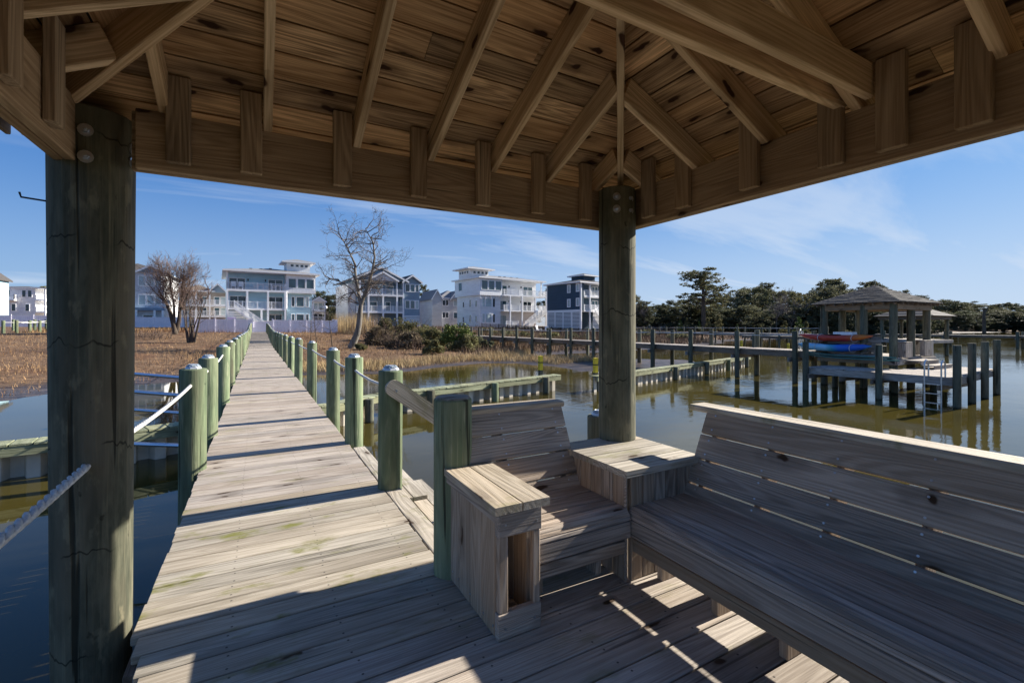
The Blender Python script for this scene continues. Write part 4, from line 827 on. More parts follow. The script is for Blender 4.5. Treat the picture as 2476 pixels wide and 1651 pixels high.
blades('rear_lawn_grass', 26000, (-20, 13, 58, 74), .1, .5, .02, M_straw, lean=.7, label='dry grass in front of the houses', seed=9)

# ------------------------------------------------------------------ bulkheads
WZ = -1.2
def pile_geo(r, z0, z1, n=14, jit=.02, taper=.0):
    m = MB(); zs_ = [z0+(z1-z0)*i/7 for i in range(8)]; b = [1+random.uniform(-jit, jit) for _ in range(n)]
    P = [(r*(1+taper*(1-i/7)), z) for i, z in enumerate(zs_)]; P.append((r*.985, z1+.006)); P.append((r*.93, z1+.012))
    m.lathe(P, n, .006); 
    m.v = [(x*b[k % n], y*b[k % n], z) for k, (x, y, z) in enumerate(m.v)]; return m
def bulkhead(pts, label, zc=-.57, side=-1, gap=.27, pile=2.2, posts=True, corr=True, zs=None):
    """vinyl sheet-pile wall with green timber cap: pts plan polyline, seen side to the right of travel when side=-1"""
    t_ = thing('bulkhead', (pts[0][0], pts[0][1], WZ), label=label, cat='bulkhead', group='timber capped bulkheads')
    dist = 0
    for i in range(len(pts)-1):
        a = Vector((*pts[i], 0)); b_ = Vector((*pts[i+1], 0)); L = (b_-a).length; e = (b_-a)/L; s_ = Vector((e.y, -e.x, 0))   # s_ points to the viewer side
        n = max(1, int(L/gap))
        for k in range(n):                                        # short cap boards laid across the wall
            c = a+e*(L*(k+.5)/n); w_ = L/n-.022
            board('cap_board', c-s_*(.20+random.uniform(0,.02))+Vector((0,0,zc-.02)), c+s_*(.20+random.uniform(0,.015))+Vector((0,0,zc-.02+random.uniform(-.004,.004))), (0,0,1), w_, .04, M_cap, t_)
        nw = max(1, round(L/3.6))
        for k in range(nw):                                       # waler along the face
            p0 = a+e*(L*k/nw+.004)+s_*.16+Vector((0,0,zc-.125)); p1 = a+e*(L*(k+1)/nw-.004)+s_*.16+Vector((0,0,zc-.125)); board('waler', p0, p1, s_, .16, .07, M_cap, t_)
        m = MB(); per = .46; q = 0; prof = []                     # corrugated vinyl sheets
        while q < L:
            prof += [(q, .02), (q+per*.36, .02), (q+per*.5, -.17), (q+per*.86, -.17)]; q += per
        V = [(a+e*min(x, L)+s_*y) for x, y in prof]
        for k in range(len(V)-1):
            p, r = V[k], V[k+1]; m.add([(p.x,p.y,-2.4),(r.x,r.y,-2.4),(r.x,r.y,zc-.05),(p.x,p.y,zc-.05)], [(0,1,2,3)])
        obj('sheet_piling', m, M_vinylsheet, t_, Matrix())
        if posts:
            npl = max(1, int(L/pile))
            for k in range(npl):
                c = a+e*(L*(k+.6)/npl)+s_*.33; obj('piling', smooth(pile_geo(.12, -1.6, zc-WZ-.02, 12).mesh('piling')), M_gpile if k % 2 else M_wpile, t_, Matrix.Translation((c.x, c.y, WZ)))
    return t_
bulkhead([(-14, 10.6), (-3.9, 10.65), (-2.2, 10.85), (-.7, 11.4), (1.5, 12.1), (2.9, 13.2)], 'timber capped bulkhead passing under the boardwalk from the left')
bulkhead([(2.95, 13.25), (10.4, 15.15)], 'timber capped bulkhead between the boardwalk and the yellow post')
bulkhead([(11.3, 14.0), (14.6, 14.9), (18.9, 16.1), (27.6, 18.6)], 'timber capped bulkhead right of the central gazebo post', pile=2.6)
def marker(u, d, z1, label, r=.07):
    p = at(u, d); t_ = thing('marker_post', (p.x, p.y, WZ), label=label, cat='post', group='yellow marker posts'); h = z1-WZ
    obj('post', MB().box(-r, r, -r, r, -1.3, h*.55), M_wpile, t_); obj('yellow_band', MB().box(-r-.004, r+.004, -r-.004, r+.004, h*.553, h), M_yellow, t_)
    obj('black_band', MB().box(-r-.008, r+.008, -r-.008, r+.008, h*.78, h*.81), M_iron, t_)
marker(1307, 19.0, .12, 'yellow topped marker post at the end of the left bulkhead')
marker(1440, 18.1, .1, 'yellow topped marker post just left of the central gazebo post'); marker(1793, 42, .05, 'distant yellow marker post on the mud flat'); marker(1906, 36, .0, 'distant yellow marker post left of the red kayak')

# ------------------------------------------------------------------ piers
def pier(name, X0, X1, Y0, Y1, zd, gap, label, posts=True, ptop=.88, rr=.125, rope=False, nb=60, prefix='pier', mats=(None, None)):
    """timber pier along +Y between X0 and X1: stringers, deck boards, pile pairs with cross caps"""
    t_ = thing(name, (X0, Y0, WZ), label=label, cat='pier', group='timber piers in the creek'); L = Y1-Y0
    n = int(L/.15); one = MB()
    for k in range(n):
        y = Y0+L*(k+.5)/n; w_ = L/n-.012
        if k < nb: board('deck_board', (X0-.03, y, zd-.02), (X1+.03, y, zd-.02), (0,0,1), w_, .04, M_dock, t_, wob=.008)
        else: one.box(X0-.03, X1+.03, y-w_/2, y+w_/2, zd-.04, zd)
    if one.v: obj('deck_boards', one, M_dock, t_, Matrix(), kind='stuff')
    for x in (X0+.02, (X0+X1)/2, X1-.02):
        ns = max(1, round(L/4.8))
        for k in range(ns): board('stringer', (x, Y0+L*k/ns+.003, zd-.17), (x, Y0+L*(k+1)/ns-.003, zd-.17), (1,0,0), .255, .05, M_dockdk, t_)
    k = 0; y = Y0+.4; tops = []
    while y < Y1:
        for j, x in enumerate((X0-rr-.03, X1+rr+.03)):
            h = zd+ptop+random.uniform(-.06, .06) if posts else zd-.05
            o = obj('piling', smooth(pile_geo(rr*random.uniform(.9, 1.08), -1.5, h-WZ, 10).mesh('piling')), M_wpile, t_, Matrix.Translation((x, y+random.uniform(-.05,.05), WZ)) @ Matrix.Rotation(random.uniform(-.012,.012), 4, 'X')); tops.append((j, x, y, h))
        board('cross_cap', (X0-.42, y+rr+.03, zd-.40), (X1+.42, y+rr+.03, zd-.40), (0,1,0), .2, .06, M_dock, t_); y += gap; k += 1
    if rope:
        for j in (0, 1):
            Ps = [(x, y, h-.16) for jj, x, y, h in tops if jj == j]; m = MB()
            for a, b_ in zip(Ps, Ps[1:]):
                A_ = Vector(a); B_ = Vector(b_); m.tube([A_, A_.lerp(B_, .5)-Vector((0,0,.03)), B_], .016, 5)
            obj('rail_rope', m, M_rope, t_, Matrix())
    return t_
pier('pier', 21.0, 22.3, 11.4, 62, .26, 2.8, 'grey timber pier with tall pilings leading to the kayak pavilion', rope=True, nb=90)
pier('pier', 59, 60.4, 30, 70, .40, 3.6, 'distant timber pier with rope rails behind the middle pier', ptop=.85, rope=True, nb=0)
pier('pier', 76, 77.4, -8, 32, .25, 6.4, 'far low pier across the water at the right edge', ptop=.45, rr=.16, nb=0)
pier('pier', 52.2, 53.4, 18, 36, .2, 3.2, 'short pier behind the kayak pavilion', ptop=.2, nb=0)

# pavilion with hip roof on piles
def pavilion(name, x0, x1, y0, y1, zd, ze, rise, label, detail=True):
    t_ = thing(name, (x0, y0, WZ), label=label, cat='pavilion', group='roofed pavilions on the water')
    if detail: pxs = [(x0+.35,y0+.4),(x0+1.85,y0+.4),(x1-.4,y0+.4),(x0+.35,y1-.4),(x0+1.85,y1-.4),(x1-.4,y1-.4),(x0+.35,(y0+y1)/2-.25)]
    else: pxs = [(x0+.5,y0+.5),(x1-.5,y0+.5),(x0+.5,y1-.5),(x1-.5,y1-.5)]
    for x, y in pxs: obj('piling', smooth(pile_geo(.135, -1.5, ze-WZ-.02, 12).mesh('piling')), M_wpile, t_, Matrix.Translation((x, y, WZ)))
    bz = ze-.12; ins = .28
    for a, b_ in (((x0+ins,y0+ins),(x1-ins,y0+ins)),((x1-ins,y0+ins),(x1-ins,y1-ins)),((x1-ins,y1-ins),(x0+ins,y1-ins)),((x0+ins,y1-ins),(x0+ins,y0+ins))):
        A_ = Vector((*a, bz)); B_ = Vector((*b_, bz)); e = (B_-A_).normalized()*.05; board('beam', A_+e, B_-e, Vector((e.y, -e.x, 0)), .26, .07, M_beam if detail else M_dockdk, t_)
    xc, yc = (x0+x1)/2, (y0+y1)/2; zb = ze+.02
    cor = [(x0,y0),(x1,y0),(x1,y1),(x0,y1)]; n = 15 if detail else 5
    for i in range(4):                                             # rows of shingles, each row its own strip
        a = Vector((*cor[i], zb)); b_ = Vector((*cor[(i+1) % 4], zb)); ap = Vector((xc, yc, zb+rise))
        for k in range(n):
            f0, f1 = k/n, min(1, (k+1.12)/n); m = MB(); up = Vector((0,0,.022)); L0, R0 = a.lerp(ap, f0), b_.lerp(ap, f0); L1, R1 = a.lerp(ap, f1), b_.lerp(ap, f1)
            q = max(1, int((R0-L0).length/.32)) if detail else 1
            for j in range(q):
                g0, g1 = j/q, (j+1)/q; s0 = .006/max(.01,(R0-L0).length); jj = Vector((0,0,random.uniform(0,.010)))
                pts = [L0.lerp(R0, min(g1, g0+s0)), L0.lerp(R0, g1), L1.lerp(R1, g1), L1.lerp(R1, g0)]
                m.prism([pts[0]+up+jj, pts[1]+up+jj, pts[2], pts[3]], (0,0,.02))
            obj('shingle_row', m, M_shingle, t_, Matrix())
    m = MB(); m.add([(*c, zb+.0) for c in cor]+[(xc, yc, zb+rise-.012)], [(0,1,4),(1,2,4),(2,3,4),(3,0,4)]); obj('roof_sheathing', m, M_dockdk, t_, Matrix())
    if detail:
        for i in range(9):
            x = x0+.25+(x1-x0-.5)*i/8; board('rafter_tail', (x, y0+.03, zb-.06), (x, y0+.55, zb+.10), (1,0,0), .10, .04, M_dockdk, t_)
            y = y0+.25+(y1-y0-.5)*i/8; board('rafter_tail', (x0+.03, y, zb-.06), (x0+.55, y, zb+.10), (0,1,0), .10, .04, M_dockdk, t_)
    nb = int((y1-y0-.5)/.15)
    for k in range(nb): y = y0+.25+.15*(k+.5); board('deck_board', (x0+.2, y, zd-.02), (x1-.1, y, zd-.02), (0,0,1), .142, .04, M_dock, t_, wob=.006)
    for y in (y0+.22, y1-.22): board('rim_joist', (x0+.18, y, zd-.16), (x1-.08, y, zd-.16), (0,1,0), .235, .05, M_dock, t_)
    for x in (x0+.16, x1-.08): board('rim_joist', (x, y0+.25, zd-.16), (x, y1-.25, zd-.16), (1,0,0), .235, .05, M_dock, t_)
    return t_
KZ = .12; LZ = -.27
pv = pavilion('kayak_pavilion', 21.3, 25.0, 8.1, 11.4, KZ, 2.26, .80, 'shingle roofed timber pavilion on piles with kayaks on its side')
pavilion('far_pavilion', 47.6, 52.2, 16.0, 20.2, .2, 2.15, 1.0, 'second shingle roofed pavilion half hidden behind the kayak pavilion', False)
# bench walls and boxes inside the pavilion
t_ = thing('storage_bench', (21.75, 9.0, KZ), label='grey panelled bench back along the left side of the kayak pavilion', cat='bench')
for k in range(6): board('back_board', (21.78, 8.95, KZ+.09+k*.13), (21.78, 11.0, KZ+.09+k*.13), (1,0,0), .122, .03, M_dock, t_)
board('cap_rail', (21.80, 8.93, KZ+.86), (21.80, 11.02, KZ+.86), (0,0,1), .14, .035, M_dockdk, t_)
for y in (9.2, 10.0, 10.8): board('brace', (21.84, y, KZ), (21.84, y, KZ+.82), (0,1,0), .09, .04, M_dockdk, t_)
for k in range(4): board('seat_board', (21.95+.12*k, 9.0, KZ+.42), (21.95+.12*k, 10.95, KZ+.42), (0,0,1), .112, .03, M_dock, t_)
def crate(x0, x1, y0, y1, z0, z1, label, open_=None):
    t_ = thing('bench_box', (x0, y0, z0), label=label, cat='box', group='timber boxes on the kayak pavilion'); n = max(2, int((x1-x0)/.14)); w_ = (x1-x0)/n
    for k in range(n):
        x = x0+w_*(k+.5); board('side_board', (x, y0, z0+.01), (x, y0, z1-.05), (0,1,0), w_-.006, .025, M_dock, t_); board('side_board', (x, y1, z0+.01), (x, y1, z1-.05), (0,1,0), w_-.006, .025, M_dock, t_)
    n = max(2, int((y1-y0)/.14)); w_ = (y1-y0)/n
    for k in range(n):
        y = y0+w_*(k+.5)
        if not open_ or k in (0, n-1): board('side_board', (x0, y, z0+.01), (x0, y, z1-.05), (1,0,0), w_-.006, .025, M_dock, t_)
        board('lid_board', (x0-.03, y, z1-.02), (x1+.03, y, z1-.02), (0,0,1), w_-.006, .035, M_dock, t_)
crate(22.0, 22.6, 8.25, 8.5, KZ, KZ+.62, 'grey timber box beside the near corner pile of the kayak pavilion'); crate(23.7, 24.5, 8.25, 8.7, KZ, KZ+.66, 'grey timber box with open front at the right of the kayak pavilion', True)
# low swim platform round the pavilion
t_ = thing('swim_platform', (18.95, 5.9, LZ), label='low timber swim platform on piles in front of the kayak pavilion', cat='platform')
def flat_boards(x0, x1, y0, y1, z, alongx=True, gap=.012):
    if alongx:
        n = int((y1-y0)/.148)
        for k in range(n): y = y0+(y1-y0)*(k+.5)/n; board('deck_board', (x0, y, z-.02), (x1, y, z-.02), (0,0,1), (y1-y0)/n-gap, .04, M_dock, t_, wob=.008)

def py_(x): return 5.95+(x-19.1)*.092
for k in range(37):
    x = 19.1+5.4*(k+.5)/37; board('deck_board', (x, py_(x), LZ-.02), (x, 8.05, LZ-.02), (0,0,1), 5.4/37-.010, .04, M_dock, t_, wob=.008)
flat_boards(19.1, 20.9, 8.06, 10.35, LZ)
for y0, y1 in ((5.93, 8.0), (8.0, 10.37)): board('rim_joist', (19.08, y0+.003, LZ-.15), (19.08, y1-.003, LZ-.15), (1,0,0), .22, .05, M_dock, t_)
board('rim_joist', (19.06, 5.925, LZ-.15), (24.5, py_(24.5)-.03, LZ-.15), (0,1,0), .22, .05, M_dock, t_); board('rim_joist', (24.53, 6.45, LZ-.15), (24.53, 8.1, LZ-.15), (1,0,0), .22, .05, M_dock, t_); board('rim_joist', (20.93, 8.1, LZ-.15), (20.93, 10.37, LZ-.15), (1,0,0), .22, .05, M_dock, t_)
for y in (6.2, 8.0, 9.0, 10.1): board('cross_cap', (18.75, y, LZ-.33), (21.2, y, LZ-.33), (0,1,0), .16, .07, M_dockdk, t_)
kp = [(18.93,5.8,.75),(20.56,5.93,.78),(22.3,6.10,.80),(24.05,6.26,.84),(18.93,7.85,.70),(18.93,10.3,.72),(20.9,10.2,-.4),(21.0,8.2,-.4),(24.5,7.9,-.4),(22.6,7.6,-.4)]
for x, y, zt in kp: obj('piling', smooth(pile_geo(.105, -1.5, zt-WZ, 12).mesh('piling')), M_wpile, t_, Matrix.Translation((x, y, WZ)))
t_ = thing('steps', (21.9, 7.6, LZ), label='two timber steps from the swim platform up to the kayak pavilion', cat='steps')
for k, (y0, y1, z) in enumerate(((7.35, 7.75, LZ+.15), (7.75, 8.25, LZ+.30))):
    board('tread', (22.0, (y0+y1)/2, z-.02), (23.6, (y0+y1)/2, z-.02), (0,0,1), y1-y0-.01, .045, M_dock, t_); board('riser', (22.02, y0+.03, z-.1), (23.58, y0+.03, z-.1), (0,1,0), .11, .03, M_dock, t_)
t_ = thing('swim_ladder', (18.9, 6.15, LZ), label='steel swim ladder hooked over the left edge of the swim platform', cat='ladder')
for y in (6.15, 6.57):
    obj('stile', MB().tube([(18.85,y,-2.1),(18.85,y,LZ+.38),(18.88,y,LZ+.47),(18.96,y,LZ+.52),(19.06,y,LZ+.50),(19.13,y,LZ+.42),(19.15,y,LZ+.3),(19.15,y,LZ)], .024, 8), M_galv, t_, Matrix())
for z in (-.50, -.80, -1.10, -1.4): obj('rung', MB().box(18.81, 18.89, 6.17, 6.55, z-.012, z+.012), M_galv, t_, Matrix())
# kayaks on their rack
t_ = thing('kayak_rack', (21.4, 9.2, KZ), label='timber rack arms holding the kayaks on the pavilion side', cat='rack')
for y in (9.3, 11.0):
    for z in (.10, .32, .68): board('rack_arm', (21.75, y, z-.02), (20.98, y, z-.06), (0,1,0), .07, .045, M_dockdk, t_)
def kayak(y0, y1, x, z, wd, ht, stops, label, yaw=0, pitch=0):
    t_ = thing('kayak', (x, (y0+y1)/2, z), yaw, label=label, cat='kayak', group='kayaks on the pavilion rack'); L = y1-y0; n = 26; k = 12; V = []; F = []
    for i in range(n+1):
        q = -1+2*i/n; wq = max(.02, (1-abs(q)**2.4))*wd/2; rock = .10*abs(q)**3; top = ht*(.42+.12*abs(q)**2); bot = -ht*.5*max(.08, (1-abs(q)**3))
        for j in range(k):
            a = 2*PI*j/k; cy = math.cos(a); sy = math.sin(a); zz_ = (top*max(.12, (1-abs(q)**5)) if sy > 0 else -bot)*abs(sy)**.8*(1 if sy > 0 else -1); V.append((wq*math.copysign(abs(cy)**.75, cy), q*L/2, zz_+rock+pitch*q*L/2))
    for i in range(n):
        for j in range(k): F.append((i*k+j, i*k+(j+1) % k, (i+1)*k+(j+1) % k, (i+1)*k+j))
    F.append(tuple(range(k))); F.append(tuple(n*k+j for j in range(k))[::-1])
    me = bpy.data.meshes.new('hull'); me.from_pydata(V, [], F); me.update(); mt, tt, bb = newmat('kayak_plastic'); gg = G(tt); tcn = gg.n('ShaderNodeTexCoord'); sp = gg.n('ShaderNodeSeparateXYZ'); gg.l(tcn.outputs['Object'], sp.inputs[0])
    rp_ = gg.n('ShaderNodeValToRGB'); gg.l(gg.rng(gg.m('ADD', sp.outputs['Y'], gg.m('MULTIPLY', gg.noise(tcn.outputs['Object'], 3, 3), .4)), -L/2+.2, L/2+.2, sm=False), rp_.inputs[0]); cr = rp_.color_ramp
    for i, (pos, c) in enumerate(stops):
        e = cr.elements[i] if i < 2 else cr.elements.new(pos); e.position = pos; e.color = (*c, 1)
    gg.l(rp_.outputs[0], bb.inputs['Base Color']); bb.inputs['Roughness'].default_value = .4; smooth(obj('hull', me, mt, t_), 60)
    m = MB(); m.lathe([(wd*.30,0),(wd*.34,.02),(wd*.30,.035)], 16, c=(0,0,0)); m.v = [(a, b_*1.7, c+ht*.40) for a, b_, c in m.v]; obj('seat_well', m, M_iron, t_)
    for q in (-.86, .86): obj('handle', MB().tube([(-.05,q*L/2,ht*.5),(0,q*L/2,ht*.62),(.05,q*L/2,ht*.5)], .012, 5), M_iron, t_)
    for q in (-.55, .35): obj('strap', MB().tube([(wd*.52*math.cos(a), q*L/2, ht*.52*math.sin(a)) for a in np.linspace(0, 2*PI, 13)], .012, 4), M_rope, t_)
kayak(8.95, 11.75, 21.12, .86, .62, .30, ((0,(.62,.10,.02)),(1,(.50,.035,.018)),(.12,(.60,.17,.02)),(.3,(.46,.05,.02))), 'red-orange kayak on the upper rack of the pavilion')
kayak(8.95, 11.85, 21.02, .46, .60, .34, ((0,(.02,.18,.42)),(1,(.05,.30,.52)),(.1,(.015,.10,.50)),(.38,(.02,.16,.62)),(.45,(.05,.36,.50)),(.55,(.30,.62,.80)),(.88,(.28,.58,.78))), 'blue kayak below the red one on the pavilion rack')
tc_ = plain('board_teal', (.03,.13,.12), .35)
for i, z in enumerate((.16, .06)):
    t_ = thing('paddle_board', (21.0, 9.8-.1*i, z), label=('upper dark teal paddle board under the blue kayak', 'lower dark teal paddle board under the blue kayak')[i], cat='paddle board', group='paddle boards on the rack'); m = MB(); n = 20; V = []
    for k_ in range(n+1):
        q = -1+2*k_/n; wq = max(.02, 1-abs(q)**2.6)*.38; r = .07*max(0, q)**2
        V += [(-wq, q*1.65, r-.03), (wq, q*1.65, r-.03), (wq, q*1.65, r+.03), (-wq, q*1.65, r+.03)]
    m.add(V, [(j*4+a, j*4+(a+1) % 4, j*4+4+(a+1) % 4, j*4+4+a) for j in range(n) for a in range(4)]+[(0,3,2,1), (n*4,n*4+1,n*4+2,n*4+3)]); obj('hull', m, tc_, t_); obj('stripe', MB().box(-.05, .05, -1.2, 1.2, .032, .036), M_trim, t_)
    obj('fin', MB().prism([(-.005,-1.5,-.03),(-.005,-1.3,-.03),(-.005,-1.5,-.16)], (.01,0,0)), M_iron, t_)
t_ = thing('cooler', (21.25, 10.0, 1.02), label='white cooler lid lying on the red kayak', cat='cooler'); obj('lid', MB().box(-.2, .2, -.35, .35, 0, .09), M_trim, t_); obj('rim', MB().box(-.22, .22, -.37, .37, -.03, -.004), M_trim, t_)
# parked vehicles and arbor on the far bank
def parked_car(u, d, mt, label, rz, truck=False):
    p = ground_pt(u, d); t_ = thing('parked_car', p, rz, label=label, cat='car', group='vehicles beyond the creek')
    pr = [(-2.2,.35),(2.2,.35),(2.25,.8),(1.3,.98),(.6,1.5),(-1.4 if not truck else -.4,1.52),(-2.1 if not truck else -.6,1.02),(-2.25,.95)]
    m = MB(); m.prism([(x, -.85, z) for x, z in pr], (0, 1.7, 0)); obj('body', m, mt, t_)
    for y in (-.856, .852): obj('side_window', MB().prism([(-.35 if truck else -1.5, y, 1.03),(1.1, y, 1.03),(.55, y, 1.43),(-.3 if truck else -1.2, y, 1.43)], (0, .004, 0)), M_gdark, t_)
    for x in (-1.4, 1.4):
        for y in (-.80, .62): obj('wheel', MB().tube([(x, y, .33), (x, y+.18, .33)], .33, 14), M_iron, t_)
    for y in (-.6, .6): obj('headlight', MB().box(2.21, 2.27, y-.14, y+.14, .62, .76), M_trim, t_)
parked_car(1552, 112, plain('pale_paint', (.45,.52,.55), .3), 'pale silver car parked beyond the creek', .5); parked_car(1584, 110, plain('dark_paint', (.035,.04,.05), .3), 'dark truck parked beyond the creek', .4, True)
t_ = thing('utility_box', ground_pt(1601, 108), label='pale grey utility box beside the dark truck', cat='utility box'); obj('cabinet', MB().box(-.7, .7, -.5, .5, 0, 1.5), M_dgrey, t_); obj('lid', MB().box(-.75, .75, -.55, .55, 1.503, 1.58), M_lshingle, t_)
t_ = thing('garden_arbor', ground_pt(1936, 86), .3, label='white garden arbor standing on the far lawn', cat='arbor')
for x in (-.55, .48):
    for y in (-.3, .24): obj('post', MB().box(x, x+.07, y, y+.07, -.1, 2.3), M_trim, t_)
obj('top', MB().tube([(-.6,0,2.3),(-.3,0,2.5),(0,0,2.62),(.3,0,2.5),(.6,0,2.3)], .07, 4), M_trim, t_)
obj('lattice', MB().bar((-.5,.0,.2),(.5,.0,2.2),.03,.03).bar((.5,.03,.2),(-.5,.03,2.2),.03,.03).box(-.5,.5,-.02,.02,1.1,1.15), M_trim, t_)
# neighbour's boardwalk at the far left
t_ = thing('neighbour_boardwalk', (-26, 42, 0), label='small boardwalk with rope posts crossing the left bank in the distance', cat='boardwalk'); nb_ = []
for i, (u, d) in enumerate(((8, 41), (32, 47), (40, 41.5), (72, 44), (84, 48), (96, 45), (112, 49), (124, 46))):
    p = at(u, d); z = gz(p.x, p.y); obj('post', smooth(pile_geo(.13, -.4, 1.15, 10).mesh('post')), M_gpile, t_, Matrix.Translation((p.x, p.y, z))); nb_.append((p.x, p.y, z+1.0))
a = at(-60, 40.5); b_ = at(170, 49); e = b_-a
for k in range(90):
    c = a+e*(k+.5)/90; s_ = Vector((-e.y, e.x, 0)).normalized(); z = gz(c.x, c.y)*.5+(-.55)*.5+.35; board('deck_board', c-s_*.7+Vector((0,0,z)), c+s_*.7+Vector((0,0,z)), (0,0,1), e.length/90-.015, .04, M_dock, t_)
m = MB(); ro_ = sorted(nb_); 
for p, q in zip(ro_, ro_[1:]): m.tube([p, (Vector(p)+Vector(q))/2-Vector((0,0,.10)), q], .02, 5)
obj('rail_rope', m, M_rope, t_, Matrix())

# ------------------------------------------------------------------ boardwalk
def bx(y): return -.006*max(0, y-4)                               # slight drift of the walk
def xl(y): return -.49 if y > 2.6 else -.42-.184*(y-2.22)          # left ends are trimmed round the large post
def bz(y): q = max(0, min(1, (y-31)/27)); return .66*q*q*(3-2*q)
t_ = thing('boardwalk', (.2, 5.4, 0), label='long weathered plank boardwalk with green pilings leading to the houses', cat='boardwalk', kind='structure')
PIT = .1445; one = MB(); y = 2.40; k = 0
while y < 59.2:
    y0 = y; w_ = PIT-.006-random.uniform(0, .003); yc = y0+PIT/2; xo = bx(yc); z = bz(yc)
    if k < 190: board('deck_board', (xl(yc)+xo+random.uniform(-.004,.004), yc, z-.019), (.905+xo+(random.uniform(-.003,.003) if yc < 5.4 else random.uniform(-.004,.004)), yc, z-.019), (0,0,1), w_, .038, M_deckmoss if yc < 4.2 else M_deck, t_, wob=.006)
    else: one.box(-.49+xo, .905+xo, y0+.002, y0+PIT-.002, z-.038, z)
    y += PIT; k += 1
obj('deck_boards', one, M_deck, t_, Matrix(), kind='stuff')
for x, y0, y1 in ((.975, 2.42, 3.88), (.975, 3.885, 5.35)): board('edge_board', (x, y0, -.019), (x, y1, -.019), (0,0,1), .128, .038, M_boxtop, t_)
for s_, x in ((0, -.46), (1, .2), (2, .87)):
    yy = 2.35
    while yy < 58: y1 = min(58.8, yy+4.6); board('stringer', (x+bx(yy), yy+.002, bz(yy)-.16), (x+bx(y1), y1-.002, bz(y1)-.16), (1,0,0), .235, .045, M_dockdk, t_); yy += 4.6
for yy in np.arange(5.2, 58, 3.0): board('cross_cap', (-.47+bx(yy), yy+.17, bz(yy)-.38), (.92+bx(yy), yy+.17, bz(yy)-.38), (0,1,0), .2, .07, M_dockdk, t_)

def solar_cap(parent, M, r=.062):
    o = obj('light_cap', MB().lathe([(r*1.12,0),(r*1.12,.008),(r*.95,.022),(r*.62,.040),(r*.3,.044)], 8), M_silver, parent, M)
    for k in range(8):
        a = (k+.5)*PI/4; obj('lens', MB().bar((math.cos(a)*r*.60, math.sin(a)*r*.60, .041), (math.cos(a)*r*.92, math.sin(a)*r*.92, .0225), .026, .007), M_lens, o, M)
    return o
posts = {}
def walk_post(side, i, x, y, ztop, r, cap=True, label=None, ht=None):
    zg = max(-2.2, -1.9)
    t_ = thing('boardwalk_post', (x, y, bz(y)), random.uniform(0, 6), label=label, cat='post', group='green pilings along the boardwalk'); M = WM[t_] @ Matrix.Rotation(random.uniform(-.012, .012), 4, 'X') @ Matrix.Rotation(random.uniform(-.010, .010), 4, 'Y')
    obj('pile', smooth(pile_geo(r, zg, ztop, 22, .015).mesh('pile')), M_gpile, t_, M)
    if cap: solar_cap(t_, M @ Matrix.Translation((0, 0, ztop+.012)))
    posts.setdefault(side, []).append((x, y, bz(y)+ztop, r)); return t_
Rp = [(.965,3.90,.975,.100),(.965,5.60,.975,.100),(.965,7.35,.975,.095),(.955,10.5,.985,.095)]+[(.96+bx(y),y,.98,.10) for y in np.arange(13.6, 58.5, 3.05)]
Lp = [(-.56,5.26,.935,.112),(-.565,6.80,.955,.105),(-.58,9.60,.985,.105)]+[(-.56+bx(y),y,.98,.105) for y in np.arange(12.5, 58.5, 3.0)]
for i, (x, y, z, r) in enumerate(Rp): walk_post('right', i, x, y, z+random.uniform(-.01,.01), r, True, '%s green piling from the gazebo along the right side of the boardwalk' % nth(i))
for i, (x, y, z, r) in enumerate(Lp): walk_post('left', i, x, y, z+random.uniform(-.01,.01), r, True, '%s green piling from the gazebo along the left side of the boardwalk' % nth(i))
def rope_path(m, A_, B_, r, sag, n, twist=True):
    A_ = Vector(A_); B_ = Vector(B_); L = (B_-A_).length; e = (B_-A_).normalized(); u = Vector((0,0,1)); s_ = e.cross(u).normalized(); v = s_.cross(e)
    if not twist: m.tube([A_.lerp(B_, i/n)-Vector((0,0,sag*4*(i/n)*(1-i/n))) for i in range(n+1)], r, 6); return
    for st in range(3):
        P = []
        for i in range(n+1):
            q = i/n; c = A_.lerp(B_, q)-Vector((0,0,sag*4*q*(1-q))); a = 2*PI*st/3+q*L/(r*6.2)*2*PI*.62; P.append(c+(s_*math.cos(a)+v*math.sin(a))*r*.52)
        m.tube(P, r*.56, 6)
def side_rope(ps, h, first, label, tw):
    m = MB(); pts = ([first] if first else [])+[(x, y, z-.13 if i < 6 else z-.15) for i, (x, y, z, r) in enumerate(ps)]
    for i, (a, b_) in enumerate(zip(pts, pts[1:])):
        near = a[1] < tw; rope_path(m, a, b_, .0135, .03, int((Vector(b_)-Vector(a)).length/.012) if near else 6, near)
    o = smooth(obj('rope', m, M_rope, None, None, label=label, cat='rope', group='white rope handrails'), 60); return o
side_rope(posts['left'], .13, (-.645, 2.72, .785), 'white rope handrail along the left of the boardwalk from the large post', 8)
side_rope(posts['right'], .13, None, 'white rope handrail along the right of the boardwalk', 8)
m = MB(); rope_path(m, (-.635, 2.54, .775), (-.60, -.55, .79), .0165, .012, 300); smooth(obj('rope', m, M_rope, None, None, label='thick white twisted rope leaving the large left post towards the viewer', cat='rope', group='white rope handrails'), 60)

